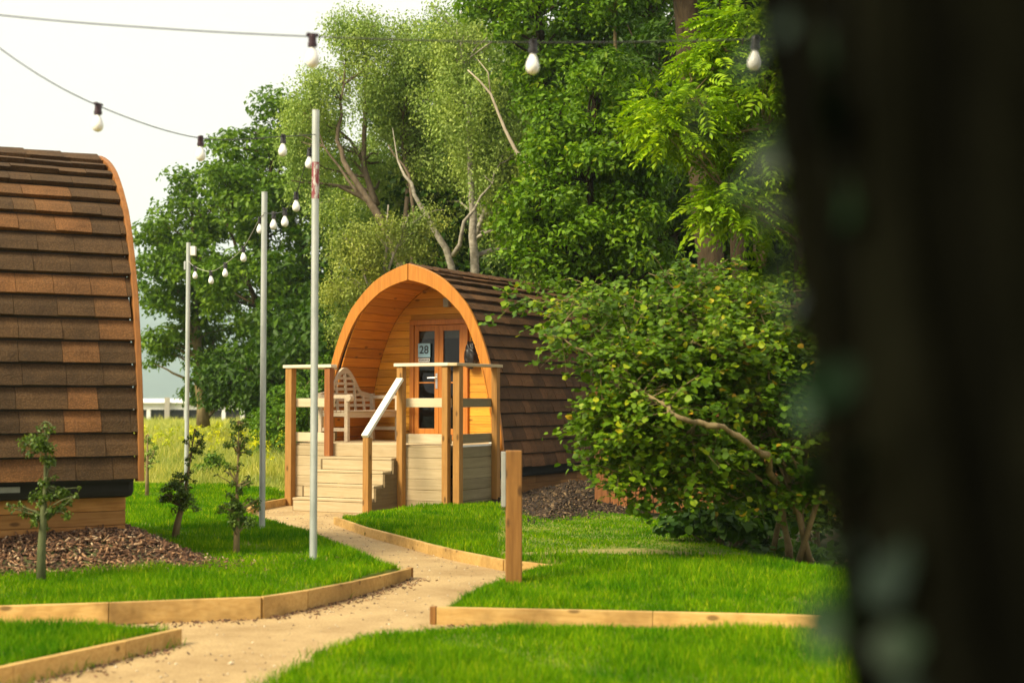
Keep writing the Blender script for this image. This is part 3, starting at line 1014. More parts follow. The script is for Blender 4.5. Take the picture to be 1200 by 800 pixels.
def ridge_caps(L, y0):
    mb = MB()
    y = y0
    while y < L - .1:
        y2 = min(y + .36, L)
        vs, fs = [], []
        for yy, rs in ((y, .0), (y2, .012)):
            for k in range(9):
                u = (k - 4) / 4
                tt = abs(u) * .16
                p, n = prof_at(tt, .072 - rs - .03 * abs(u))
                vs.append((math.copysign(p[0], u) if u else 0, yy, p[1]))
            for k in range(9):
                u = (k - 4) / 4
                p, n = prof_at(abs(u) * .16, .045 - rs - .03 * abs(u))
                vs.append((math.copysign(p[0], u) if u else 0, yy, p[1]))
        for k in range(8):
            fs.append((k, k + 1, 18 + k + 1, 18 + k)); fs.append((9 + k, 27 + k, 27 + k + 1, 9 + k + 1))
            fs.append((k, 9 + k, 9 + k + 1, k + 1)); fs.append((18 + k, 18 + k + 1, 27 + k + 1, 27 + k))
        fs.append((0, 18, 27, 9)); fs.append((8, 17, 35, 26))
        mb.add(vs, fs)
        y = y2 - .03
    return mb

FLOOR_Z = .87
PORCH = 1.0
def make_pod(root, L, tile_mat, seed, arch_mat):
    roof = roof_tiles(L, .028, seed).build('roof', tile_mat, root)
    ridge_caps(L, .0375).build('ridge_cap', tile_mat, root)
    # black shell beneath the tiles
    sh = MB(); arch_band(sh, .0, lambda t_: .10, .06, L - .03, False)
    sh.build('roof_shell', M['black'], root)
    # front arch: deep at the crown, slimmer at the feet
    band = lambda t_: .066 + .114 * (1 - min(1, t_ / (TLEN * .6))) ** 1.3
    fr = MB(); arch_band(fr, .057, band, -.012, .036)
    fr.build('front_arch', arch_mat, root, bevel=.006)
    bk = MB(); arch_band(bk, .06, lambda t_: .10, L - .028, L + .05)
    bk.build('rear_arch', arch_mat, root, bevel=.006)
    # lining boards of the porch, running front to back
    ln = MB()
    nb = 22
    offl = .118
    for sg in (1, -1):
        for k in range(nb):
            ta, tb_ = .0 + (TLEN - .12) * k / nb, (TLEN - .12) * (k + 1) / nb
            a, na = prof_at(ta + .004, -offl); b, nb_ = prof_at(tb_ - .004, -offl)
            a2, b2 = a + na * .02, b + nb_ * .02
            if a[0] < 0: a = np.array([0, a[1]]); 
            vs = []
            for y in (.037, PORCH):
                for q in (a, b, b2, a2): vs.append((sg * max(q[0], .001), y, q[1]))
            ln.add(vs, [(0, 1, 2, 3), (7, 6, 5, 4), (0, 4, 5, 1), (1, 5, 6, 2), (2, 6, 7, 3), (3, 7, 4, 0)])
    ln.build('porch_lining', M['pine_y'], root, bevel=.003)
    # front wall of horizontal boards round the door opening
    inn = inset_profile(lambda t_: offl, 80)
    xs = np.array([q[0] for q in inn]); zs = np.array([q[1] for q in inn])
    def half(z):
        return float(np.interp(z, zs[::-1], xs[::-1]))
    wl = MB()
    D0, D1, DZ0, DZ1 = -.60, .43, .90, 2.68
    z = FLOOR_Z - .35
    bh = .118
    rr = random.Random(seed)
    while z < inn[0][1] - .02:
        z1 = min(z + bh - .004, inn[0][1] - .004)
        a0, a1 = half(z), half(z1)
        spans = [((-a0, -a1), (a0, a1))]
        if z1 > DZ0 and z < DZ1:
            spans = [((-a0, -a1), (D0, D0)), ((D1, D1), (a0, a1))]
            if z1 > DZ1 + .004: wl.prism([(D0 + .002, DZ1 + .002), (D1 - .002, DZ1 + .002), (D1 - .002, z1), (D0 + .002, z1)], PORCH + .001, PORCH + .03)
        for (l0, l1), (r0, r1) in spans:
            poly = [(l0, z), (r0, z), (r1, z1), (l1, z1)]
            wl.prism(poly, PORCH + rr.uniform(0, .002), PORCH + .03)
        z += bh
    wl.build('front_wall', M['pine'], root, bevel=.003)
    # dark room behind
    rm = MB()
    rp = [(-1.3, FLOOR_Z - .02), (1.3, FLOOR_Z - .02), (1.2, 2.0), (.8, 2.75), (0, 3.2), (-.8, 2.75), (-1.2, 2.0)]
    n = len(rp)
    vs = [(x, PORCH + .05, z_) for x, z_ in rp] + [(x, L - .1, z_) for x, z_ in rp]
    rm.add(vs, [tuple(range(2 * n - 1, n - 1, -1))] + [(i, (i + 1) % n, (i + 1) % n + n, i + n) for i in range(n)])
    rm.build('cabin_room', M['room'], root)
    # rear gable
    gp = [(x, z_) for x, z_ in inn] + [(-x, z_) for x, z_ in inn[::-1][:-1]]
    MB().prism(gp, L - .09, L - .05).build('rear_wall', M['pine'], root)
    # floor frame and timber base
    MB().box(-1.42, 1.42, .02, L - .05, .36, .545).build('floor_frame', M['black'], root, bevel=.05)
    MB().box(-1.38, 1.38, .02, PORCH, .548, FLOOR_Z - .012).build('porch_floor', M['deck_x'], root)
    bs = MB()
    rr = random.Random(seed + 4)
    for sg in (-1, 1):
        for k, (z0, z1) in enumerate(((-.14, -.003), (0.0, .117), (.12, .237), (.24, .357))):
            y = .05
            while y < L - .2:
                y2 = min(y + rr.uniform(1.2, 2.4), L - .1)
                x0 = sg * 1.12
                bs.box(min(x0, x0 + sg * .12), max(x0, x0 + sg * .12), y, y2 - .004, z0, z1)
                y = y2
    for k, (z0, z1) in enumerate(((-.14, -.003), (0.0, .117), (.12, .237), (.24, .357))):
        bs.box(-1.115, 1.115, .052, .17, z0, z1)
    bs.build('timber_base', M['sleeper'], root, bevel=.006)
    # door
    df = MB()
    df.box(D0, D0 + .075, PORCH - .045, PORCH + .05, DZ0, DZ1 - .08)
    df.box(D1 - .075, D1, PORCH - .045, PORCH + .05, DZ0, DZ1 - .08)
    df.box(D0, D1, PORCH - .045, PORCH + .05, DZ1 - .078, DZ1)
    df.box(D0, D1, PORCH - .06, PORCH + .05, DZ0 - .03, DZ0 + .035)
    df.build('door_frame', M['door'], root, bevel=.006)
    xm = (D0 + D1) / 2
    for k, (xa, xb) in enumerate(((D0 + .08, xm - .002), (xm + .002, D1 - .08))):
        lf = MB()
        st = .075
        za, zb = DZ0 + .04, DZ1 - .085
        for (u0, u1, v0, v1) in ((xa, xa + st, za, zb), (xb - st, xb, za, zb), (xa + st, xb - st, za, za + .10), (xa + st, xb - st, zb - .085, zb), (xa + st, xb - st, za + .78, za + .80)):
            lf.box(u0, u1, PORCH - .025, PORCH + .022, v0, v1)
        leaf = lf.build('door', M['door'], root, bevel=.004)
        pn = MB(); pn.box(xa + st - .005, xb - st + .005, PORCH - .004, PORCH + .004, za + .09, zb - .075)
        pn.build('pane', M['glass'], leaf)
        bl = MB(); bl.box(xa + st - .01, xb - st + .01, PORCH + .035, PORCH + .045, zb - .19, zb - .07)
        bl.tube([(xa + st - .01, PORCH + .045, zb - .19), (xb - st + .01, PORCH + .045, zb - .19)], .012, 8)
        bl.build('blind', M['blind'], leaf)
        if k == 0:
            h = MB()
            hx = xb - .035
            h.box(hx - .018, hx + .018, PORCH - .032, PORCH - .024, za + .70, za + .93)
            h.tube([(hx, PORCH - .03, za + .86), (hx, PORCH - .075, za + .86), (hx - .13, PORCH - .078, za + .86)], .011, 8)
            h.build('handle', M['steel'], leaf, smooth=False)
    # wall lamp above the door
    wlb = MB(); wlb.box(-.34 + .36, -.24 + .36, PORCH - .085, PORCH, 2.86, 3.0)
    wlb.build('wall_lamp', M['grey_metal'], root, bevel=.012)
    return root

PHI = R(-29)
pod = empty('camping_pod', (-1.50, 20.5, 0), PHI)
tag(pod, 'arched wooden camping pod with open porch and number 28 on its door', 'cabin', 'arched camping pods')
make_pod(pod, 4.9, M['tile_b'], 3, M['arch'])
# number plate on the door glass
sg = MB(); sg.box(-.452, -.232, PORCH - .034, PORCH - .028, 2.115, 2.325)
plate = sg.build('number_sign', M['sign_blue'], pod, bevel=.002)
fc_ = bpy.data.curves.new('number_text', 'FONT'); fc_.body = '28'; fc_.size = .17; fc_.align_x = 'CENTER'; fc_.align_y = 'CENTER'; fc_.extrude = .001; fc_.offset = .002
fo = bpy.data.objects.new('number_text', fc_); COL.objects.link(fo); fo.location = (-.342, PORCH - .0365, 2.222); fo.rotation_euler = (R(90), 0, 0); fc_.materials.append(M['ink'])
bpy.context.view_layer.update()
tm = bpy.data.meshes.new_from_object(fo.evaluated_get(bpy.context.evaluated_depsgraph_get()))
tm.materials.clear(); tm.materials.append(M['ink'])
fm = bpy.data.objects.new('number', tm); COL.objects.link(fm); fm.parent = plate
fm.location = fo.location; fm.rotation_euler = fo.rotation_euler
bpy.data.objects.remove(fo)
sw = MB(); sw.box(-.442, -.242, PORCH - .034, PORCH - .029, 2.045, 2.098); sw2 = sw.build('notice', M['sign_white'], pod)
nl = MB()
for k in range(7): nl.box(-.43 + k * .026, -.413 + k * .026, PORCH - .0365, PORCH - .0335, 2.06, 2.083)
nl.build('lettering', M['ink'], sw2)
# pale meter box at the foot of the arch
MB().box(1.27, 1.36, .12, .30, .66, .90).build('meter_box', M['white'], pod, bevel=.01)

pod2 = empty('camping_pod', (-3.826, 13.15, .292), R(119.5))
tag(pod2, 'arched camping pod seen side on, its tiled roof filling the left edge', 'cabin', 'arched camping pods')
make_pod(pod2, 5.2, M['tile_a'], 8, M['arch_b'])
# pale pipe laid under the eave
pp = MB(); pp.box(-1.46, -1.40, .95, 4.9, .430, .475)
pp.build('eave_strip', M['grey_metal'], pod2)

# ------------------------------------------------------------------ deck with stairs
deck = empty('timber_deck', (-1.50, 20.5, 0), PHI)
tag(deck, 'raised timber deck with pale railings and steps up to the numbered pod', 'deck')
DF, DL, DR = -1.2, -1.15, 1.50
fl = MB()
y = DF
while y < -.06:
    fl.box(DL, DR, y, y + .115, FLOOR_Z - .028, FLOOR_Z)
    y += .120
fl.build('deck_floor', M['deck_x'], deck, bevel=.004)
def boards(name, mat, parent, x0, x1, y0, y1, z0, z1, h=.142, seed=0):
    rr = random.Random(seed)
    mb = MB(); z = z1
    while z > z0 + .03:
        zb = max(z - h, z0)
        j = rr.uniform(0, .003)
        if abs(x1 - x0) > abs(y1 - y0): mb.box(x0, x1, y0 - j, y1, zb + .004, z)
        else: mb.box(x0, x1 + j, y0, y1, zb + .004, z)
        z = zb
    return mb.build(name, mat, parent, bevel=.004)
SX0, SX1 = -.47, .70
boards('front_skirt', M['deck_x'], deck, DL + .05, SX0 + .02, DF - .025, DF, -.02, FLOOR_Z - .03, seed=1)
boards('front_skirt', M['deck_x'], deck, SX1 + .02, DR - .05, DF - .025, DF, -.02, FLOOR_Z - .03, seed=2)
boards('side_skirt', M['deck_y'], deck, DR, DR + .025, DF + .06, -.12, .03, FLOOR_Z - .03, seed=3)
boards('side_skirt', M['deck_y'], deck, DL - .025, DL, DF + .06, -.12, .03, FLOOR_Z - .03, seed=4)
MB().box(DR + .0, DR + .028, DF + .05, -.10, FLOOR_Z - .027, FLOOR_Z - .002).build('deck_edge', M['white'], deck, bevel=.003)
# steps: five risers
NR = 5
RH = FLOOR_Z / NR
GO = .205
for k in range(1, NR):
    zt = FLOOR_Z - RH * k
    yf = DF - GO * k
    st = MB()
    st.box(SX0 - (.03 if k == NR - 1 else 0), SX1 - .035, yf - .004, yf + GO - .004, zt - .03, zt)
    st.box(SX0 - (.02 if k == NR - 1 else 0), SX1 - .035, yf, yf + .022, zt - RH + .004, zt - .034)
    st.build('step', M['deck_x'], deck, bevel=.005)
MB().box(SX0, SX1 - .035, DF - .024, DF - .002, FLOOR_Z - RH + .004, FLOOR_Z - .004).build('step_riser', M['deck_x'], deck, bevel=.004)
# closed stringers
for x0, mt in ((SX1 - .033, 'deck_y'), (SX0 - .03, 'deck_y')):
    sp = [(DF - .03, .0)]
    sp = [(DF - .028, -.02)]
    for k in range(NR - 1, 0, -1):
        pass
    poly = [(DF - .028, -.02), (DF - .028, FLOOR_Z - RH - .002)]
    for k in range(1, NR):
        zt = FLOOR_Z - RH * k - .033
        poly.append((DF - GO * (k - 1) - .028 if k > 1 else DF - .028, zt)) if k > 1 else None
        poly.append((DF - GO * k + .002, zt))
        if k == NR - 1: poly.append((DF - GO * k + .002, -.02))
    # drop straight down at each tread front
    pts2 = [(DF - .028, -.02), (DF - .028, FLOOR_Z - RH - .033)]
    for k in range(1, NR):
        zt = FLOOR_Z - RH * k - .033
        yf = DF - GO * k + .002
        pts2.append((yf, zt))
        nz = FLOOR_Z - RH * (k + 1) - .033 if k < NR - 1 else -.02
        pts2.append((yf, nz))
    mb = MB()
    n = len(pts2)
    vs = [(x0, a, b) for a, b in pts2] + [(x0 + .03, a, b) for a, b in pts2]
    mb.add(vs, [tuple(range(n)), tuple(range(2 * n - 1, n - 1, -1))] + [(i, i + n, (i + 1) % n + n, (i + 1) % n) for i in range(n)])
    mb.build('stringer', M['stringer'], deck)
RZ = FLOOR_Z + 1.07
def post(x, y, z0, z1, mat='post', w=.095):
    return MB().box(x - w / 2, x + w / 2, y - w / 2, y + w / 2, z0, z1).build('post', M[mat], deck, bevel=.006)
post(DL + .03, DF - .075, -.03, RZ - .03, w=.11)
post(SX0 + .01, DF - .075, FLOOR_Z - RH, RZ - .03, 'redpost')
post(SX1 + .03, DF - .075, -.03, RZ - .03)
post(DR - .065, DF - .075, -.03, RZ - .03, w=.09)
post(DR + .07, DF + .0, -.03, RZ - .03, w=.10)
post(DR + .07, -.20, -.03, RZ - .03, w=.09)
post(DL - .07, -.20, -.03, RZ - .03, w=.09)
# rails
MB().box(DL - .06, SX0 + .09, DF - .145, DF - .005, RZ - .028, RZ + .015).build('top_rail', M['rail'], deck, bevel=.006)
MB().box(SX1 - .05, DR + .0, DF - .145, DF - .005, RZ - .028, RZ + .015).build('top_rail', M['rail'], deck, bevel=.006)
MB().box(DR + .003, DR + .14, DF - .145, -.12, RZ - .028, RZ + .012).build('top_rail', M['rail_y'], deck, bevel=.006)
MB().box(DL - .14, DL - .01, DF - .0, -.12, RZ - .028, RZ + .012).build('top_rail', M['rail_y'], deck, bevel=.006)
for (a, b, mt) in ((DL + .05, SX0 + .06, 'midrail'), (SX1 + .06, DR - .02, 'midrail')):
    for (z0, z1) in ((FLOOR_Z + .50, FLOOR_Z + .62), (FLOOR_Z + .02, FLOOR_Z + .145)):
        MB().box(a, b, DF - .028, DF - .002, z0, z1).build('mid_rail', M[mt], deck, bevel=.005)
for (z0, z1) in ((FLOOR_Z + .50, FLOOR_Z + .62), (FLOOR_Z + .02, FLOOR_Z + .145)):
    MB().box(DR + .0, DR + .024, DF + .055, -.13, z0, z1).build('mid_rail', M['deck_y'], deck, bevel=.005)
    MB().box(DL - .024, DL, DF + .055, -.13, z0, z1).build('mid_rail', M['deck_y'], deck, bevel=.005)
# sloping handrail and its newel
NY = DF - .86
post(SX1 + .03, NY, -.03, .98, w=.09)
hr = MB(); hr.bar((SX1 + .03, NY - .06, 1.00), (SX1 + .03, DF - .10, RZ - .19), .10, .045)
hr.build('handrail', M['white_rail'], deck, bevel=.006)

# ------------------------------------------------------------------ garden bench on the deck
bx, by = -1.12, -.60
bench = empty('garden_bench', Matrix.Rotation(PHI, 4, 'Z') @ Vector((bx, by, 0)) + Vector((-1.50, 20.5, FLOOR_Z)), PHI)
tag(bench, 'weathered pale wooden bench with scrolled arched back in the pod porch', 'bench')
BL = 1.36
bk = MB()
# arched crest as a curved plank
def crest(u):
    """height of the back at u in 0..1 along the bench"""
    v = abs(u - .5) * 2
    if v < .42: return .86 + .22 * math.cos(v / .42 * math.pi / 2)
    if v < .62: k = (v - .42) / .2; return .86 - .13 * math.sin(k * math.pi / 2)
    k = (v - .62) / .38
    return .73 - .04 * k
n = 44
vs, fs = [], []
for i in range(n + 1):
    u = i / n
    z1 = crest(u); z0 = z1 - .085
    x = -.03 - .04 * (z1 - .45)
    for xx, zz in ((x - .018, z0), (x + .018, z0), (x + .018, z1), (x - .018, z1)): vs.append((xx, u * BL, zz))
for i in range(n):
    for j in range(4):
        a, b = i * 4 + j, i * 4 + (j + 1) % 4
        fs.append((a, b, b + 4, a + 4))
fs += [(0, 1, 2, 3), tuple(n * 4 + j for j in (3, 2, 1, 0))]
bk.add(vs, fs)
for i in range(1, 12):
    u = i / 12
    zt = crest(u) - .06
    if i % 2 == 0: bk.bar((-.01, u * BL, .44), (-.03 - .04 * (zt - .45), u * BL, zt), .03, .035, up=(1, 0, 0))
for z in (.52, .60, .68, .76, .84, .92):
    us = [k / 100 for k in range(101) if crest(k / 100) - .07 > z]
    if not us: continue
    bk.bar((-.03 - .04 * (z - .45), us[0] * BL, z), (-.03 - .04 * (z - .45), us[-1] * BL, z), .018, .042)
bk.build('backrest', M['bench'], bench, bevel=.003)
se = MB()
for k in range(7): se.box(.0 + k * .072, .06 + k * .072, .02, BL - .02, .425, .447)
se.build('seat', M['bench'], bench, bevel=.004)
ap = MB(); ap.box(.44, .465, .06, BL - .06, .345, .423); ap.build('apron', M['bench'], bench, bevel=.004)
for yy in (.03, BL - .03):
    MB().box(.43, .49, yy - .03, yy + .03, 0, .62).build('leg', M['bench'], bench, bevel=.005)
    MB().box(-.03, .03, yy - .03, yy + .03, 0, .70).build('leg', M['bench'], bench, bevel=.005)
    am = MB()
    am.bar((-.02, yy, .645), (.46, yy, .645), .07, .05)
    am.tube([(.50, yy - .045, .625), (.50, yy + .045, .625)], .052, 14)
    am.build('arm', M['bench'], bench, bevel=.004)
    MB().box(.03, .43, yy - .015, yy + .015, .15, .20).build('stretcher', M['bench'], bench, bevel=.003)
    MB().box(.03, .43, yy - .015, yy + .015, .36, .42).build('side_rail', M['bench'], bench, bevel=.003)

# dark bag hung beside the door
bag = empty('hanging_bag', Matrix.Rotation(PHI, 4, 'Z') @ Vector((.53, PORCH - .10, 0)) + Vector((-1.50, 20.5, 2.14)), PHI)
tag(bag, 'small black bag hanging on the porch wall right of the door', 'bag')
bm = bmesh.new()
bmesh.ops.create_icosphere(bm, subdivisions=4, radius=1)
for v in bm.verts:
    q = v.co.copy()
    k = 1 + .16 * math.sin(q.x * 7 + q.z * 5) * math.cos(q.z * 6 - q.y * 3) + .08 * math.sin(q.z * 15 + q.x * 9)
    v.co = Vector((q.x * .125 * k * (1 - .35 * max(q.z, 0)), q.y * .085 * k, q.z * .20 * k))
me = bpy.data.meshes.new('sack'); bm.to_mesh(me); bm.free()
for p_ in me.polygons: p_.use_smooth = True
me.materials.append(M['black_plastic']); o = bpy.data.objects.new('sack', me); COL.objects.link(o); o.parent = bag
s_ = MB(); s_.tube([(-.03, .0, .14), (-.015, .05, .26), (0, .09, .31), (.015, .05, .26), (.03, 0, .14)], .008, 6); s_.build('strap', M['black_plastic'], bag)
s_ = MB(); s_.tube([(0, .105, .31), (0, .07, .315)], .008, 6); s_.build('hook', M['steel'], bag)

# ------------------------------------------------------------------ bollard with grey panel
bb = gr(602, 683, .085)
bol = empty('marker_post', (bb.x, bb.y, .06), R(3))
tag(bol, 'square brown wooden post with a grey panel on its left side', 'post')
MB().box(-.060, .060, -.060, .060, -.05, 1.02).build('shaft', M['bollard'], bol, bevel=.008)
MB().box(-.093, -.061, -.055, .055, .60, 1.01).build('side_panel', M['grey_metal'], bol, bevel=.005)

# ------------------------------------------------------------------ poles
def pole(px, z0, X, Y, top, label, rad=.031):
    root = empty('light_pole', (X, Y, z0))
    tag(root, label, 'pole', 'galvanised poles carrying the light strings')
    mb = MB(); mb.tube([(0, 0, -.1), (0, 0, top - z0)], rad, 20, False)
    mb.tube([(0, 0, top - z0 - .001), (0, 0, top - z0 + .004)], rad * 1.04, 20)
    mb.build('tube', M['galv'], root, smooth=True)
    return root
P1 = gr(367, 658, .115); P2 = gr(307, 622, .115); P3 = at(218, 590, 20.0)
p1 = pole(367, .10, P1.x, P1.y, 3.90, 'nearest galvanised pole with a flaking red band near its top')
mb = MB(); mb.tube([(0, 0, 3.05), (0, 0, 3.36)], .0318, 20, False); mb.build('red_band', M['redpaint'], p1, smooth=True)
p2 = pole(307, .10, P2.x, P2.y, 3.62, 'plain galvanised pole standing between the other two')
p3 = pole(218, .0, P3.x, P3.y, 3.68, 'farthest galvanised pole with a small white box at its top')
MB().box(.035, .105, -.04, .04, 3.50, 3.63).build('junction_box', M['white'], p3, bevel=.006)
MB().box(-.06, -.033, -.02, .02, 3.3, 3.42).build('bracket', M['galv'], p3, bevel=.003)

# ------------------------------------------------------------------ festoon lights
def festoon(label, pts, bulbs, scale=1.0, holder='black_plastic', cable='cable', holders=None):
    """pts: cable points; bulbs: indices of points that carry a lamp"""
    root = empty('festoon_string', pts[0])
    tag(root, label, 'light string', 'festoon light strings')
    o0 = Vector(pts[0])
    # catmull through points
    P = [Vector(p) - o0 for p in pts]
    out = []
    for i in range(len(P) - 1):
        p0, p1_, p2_, p3_ = P[max(i - 1, 0)], P[i], P[i + 1], P[min(i + 2, len(P) - 1)]
        for k in range(8):
            u = k / 8
            out.append(.5 * ((2 * p1_) + (p2_ - p0) * u + (2 * p0 - 5 * p1_ + 4 * p2_ - p3_) * u * u + (3 * p1_ - p0 - 3 * p2_ + p3_) * u ** 3))
    out.append(P[-1])
    mb = MB(); mb.tube(out, .0036, 6); mb.build('cable', M[cable], root, smooth=True)
    rr = random.Random(len(pts))
    for q, i in enumerate(bulbs):
        c = P[i]
        hm = M[holders[q]] if holders else M[holder]
        h = MB()
        h.lathe([(.012, .016), (.019, .014), (.021, .0), (.021, -.03), (.0245, -.034), (.0245, -.052), (.017, -.055)], 14)
        h.box(-.03, .03, -.012, .012, .004, .016)
        ho = h.build('lamp_holder', hm, root, bevel=.0)
        ho.location = c; ho.rotation_euler = (rr.uniform(-.05, .05), rr.uniform(-.05, .05), rr.uniform(0, 3))
        b = MB()
        b.lathe([(.013, -.054), (.016, -.066), (.025, -.085), (.033, -.108), (.0345, -.124), (.031, -.141), (.022, -.153), (.010, -.159), (.002, -.160)], 18)
        b.build('bulb', M['bulb'], ho, smooth=True)
    return root
A = lambda px, py, Y: at(px, py, Y)
festoon('nearest light string crossing high in front of the trees',
        [A(-700, -70, 7.6), A(-300, -17, 7.4), A(0, 18, 7.3), A(180, 33, 7.25), A(366, 43, 7.2), A(625, 50, 7.1), A(885, 46, 7.1), A(1150, 34, 7.1), A(1500, 8, 7.1)], [4, 5, 6],
        holders=['dark_red_plastic', 'black_plastic', 'black_plastic'])
pz = lambda px, py, Y: at(px, py, Y)
top1 = Vector((P1.x, P1.y - .034, 3.69))
festoon('light string running forward left from the nearest pole against the sky',
        [top1, pz(332, 160, 11.2), pz(235, 162, 9.85), pz(115, 124, 8.56), pz(0, 57, 7.6), pz(-160, -80, 6.6)], [1, 2, 3], holders=['black_plastic', 'dark_red_plastic', 'dark_red_plastic'])
festoon('light string sagging between the nearest pole and the middle pole',
        [Vector((P1.x, P1.y + .034, 3.66)), pz(363, 176, 11.98), pz(347, 227, 12.6), pz(334, 246, 13.2), pz(321, 250, 13.86), Vector((P2.x, P2.y - .034, 3.40))], [1, 2, 3, 4])
festoon('light string sagging between the middle pole and the farthest pole',
        [Vector((P2.x, P2.y + .034, 3.40)), pz(304.5, 256, 14.75), pz(285, 290, 15.68), pz(264, 309, 16.8), pz(247, 318, 17.88), pz(229, 313, 19.1), Vector((P3.x, P3.y - .034, 3.43))], [1, 2, 3, 4, 5], cable='pale_cable')

# ------------------------------------------------------------------ holly saplings
def sapling(label, base, stem, clumps_, seed, cat='sapling', leaf='leaf_holly', ls=.028, per=110):
    r = np.random.default_rng(seed)
    root = empty('holly_sapling', base)
    tag(root, label, cat, 'clipped holly saplings')
    tb = MB()
    tb.tube([Vector(p[:3]) for p in stem], [p[3] * .82 for p in stem], 10)
    C, cr = [], []
    for (x, y, z, rad, k) in clumps_:
        for _ in range(int(k * 1.7)):
            d = r.normal(size=3); d /= np.linalg.norm(d)
            c = np.array([x, y, z]) + d * rad * r.uniform(.3, 1.55) * np.array([1, 1, .85])
            C.append(c); cr.append(rad * r.uniform(.26, .46))
            q = min(stem, key=lambda s: abs(s[2] - c[2] + .05))
            tb.tube(bent(r, q[:3], c, 3, .08), [.007, .005, .004, .003], 5, False)
    tb.build('trunk', M['bark_hazel'] if seed != 41 else M['bark_green'], root, smooth=True)
    ch = clump_leaves(r, np.array(C), np.array(cr), per, ls, .8, .5, .6)
    leaves_obj('crown', [ch], M[leaf], root)
    return root
M['bark_green'] = bark('green_stem_bark', (.06, .075, .03), (.15, .16, .075), .3, 20, .4)
s1 = gr(48, 682, .115)
sapling('clipped holly sapling in front of the left pod, two leafy tiers', (s1.x, s1.y, .10),
        [(0, 0, -.03, .042), (.0, 0, .25, .038), (.01, 0, .50, .030), (.02, 0, .72, .016), (.02, 0, 1.0, .010), (.01, 0, 1.2, .005)],
        [(0, 0, .52, .10, 7), (-.17, 0, .60, .06, 3), (.14, .02, .62, .10, 7), (.26, 0, .67, .045, 2), (.0, 0, .65, .12, 5), (.02, 0, .80, .05, 2), (.01, 0, 1.02, .12, 9), (-.06, 0, .98, .07, 3), (.02, 0, 1.15, .06, 4)], 41, per=36)
s2 = gr(204, 631, .115)
sapling('leaning holly sapling, the leftmost of the two beside the mulch point', (s2.x, s2.y, .10),
        [(0, 0, -.03, .048), (.03, 0, .16, .040), (.07, 0, .32, .032), (.12, 0, .6, .015), (.16, 0, .85, .010), (.19, 0, 1.08, .006)],
        [(.07, 0, .40, .15, 12), (.05, 0, .50, .12, 6), (-.02, 0, .45, .09, 4), (.12, 0, .62, .09, 5), (.15, 0, .78, .06, 3), (.18, 0, .93, .10, 7), (.21, 0, 1.02, .06, 4)], 42, per=36)
s3 = gr(277, 651, .115)
sapling('upright holly sapling just left of the middle pole', (s3.x, s3.y, .10),
        [(0, 0, -.03, .036), (.0, 0, .2, .032), (.0, 0, .38, .026), (.0, 0, .62, .014), (.01, 0, .9, .010), (.01, 0, 1.18, .005)],
        [(0, 0, .42, .13, 9), (-.1, 0, .42, .06, 3), (.13, 0, .50, .06, 3), (.0, 0, .55, .10, 6), (.1, 0, .68, .05, 2), (-.12, 0, .72, .05, 2), (0, 0, .78, .06, 3), (.0, 0, .95, .09, 5), (.02, 0, 1.10, .08, 6)], 43, per=36)
s4 = gr(172, 590, .05)
sapling('small pale sapling close behind the arch of the left pod', (s4.x, s4.y, .05),
        [(0, 0, -.03, .035), (0, 0, .3, .03), (0, 0, .55, .02), (0, 0, .95, .008)],
        [(0, 0, .55, .10, 6), (0, 0, .72, .10, 6), (0, 0, .88, .08, 4)], 44, leaf='leaf_birch', per=40)

# ------------------------------------------------------------------ meadow, far side
sheet('meadow', [(-90, 22.5), (-7, 22.9), (-3.0, 22.0), (2, 27), (4, 60), (-20, 110), (-120, 110)], .0, M['meadow'])
r = np.random.default_rng(51)
n = 150000
Y = 22.6 + (r.uniform(0, 1, n) ** 1.6) * 55
X = (r.uniform(-.30, -.05, n)) * Y
G = np.stack([X, Y], 1)
pat = smooth_noise(G, .8, 2) + .5 * smooth_noise(G, 2.3, 4)
ramp_h = np.clip((Y - 22.4) / 2.5, .18, 1)
hh = (.42 + .16 * pat) * r.uniform(.45, 1.25, n) * ramp_h * (1 + (Y - 22) * .006)
ww = .010 * np.clip(Y / 22, 1, 3) * r.uniform(.6, 1.4, n)
V, q, tr = blade_arrays(r, np.column_stack([G, np.zeros(n)]), hh, ww, .5)
o = np_mesh('meadow_grass', V, [q, tr], M['tallgrass']); tag(o, kind='stuff')
# yellow flower heads
n = 420
Y = r.uniform(24, 44, n); X = r.uniform(-.30, -.16, n) * Y
C = np.column_stack([X, Y, r.uniform(.5, .85, n)])
sel = (smooth_noise(C[:, :2], .9, 8) > .15)
C = C[sel]
ch = clump_leaves(r, C, np.full(len(C), .09), 16, .055, .8, .6, .7)
o = leaves_obj('meadow_flowers', [ch], M['flower']); tag(o, kind='stuff')

# hills
mb = MB()
nx, ny = 60, 10
for j in range(ny):
    for i in range(nx):
        x = -3200 + 4300 * i / (nx - 1); y = 2400 + 110 * j
        k = j / (ny - 1)
        hgt = (240 + 60 * math.sin(i * .25 + 1) + 24 * math.sin(i * .8)) * math.sin(k * math.pi / 2) - .5
        mb.v.append((x, y, hgt))
for j in range(ny - 1):
    for i in range(nx - 1):
        mb.f.append((j * nx + i, j * nx + i + 1, (j + 1) * nx + i + 1, (j + 1) * nx + i))
tag(mb.build('hills', M['hill'], smooth=True), kind='structure')

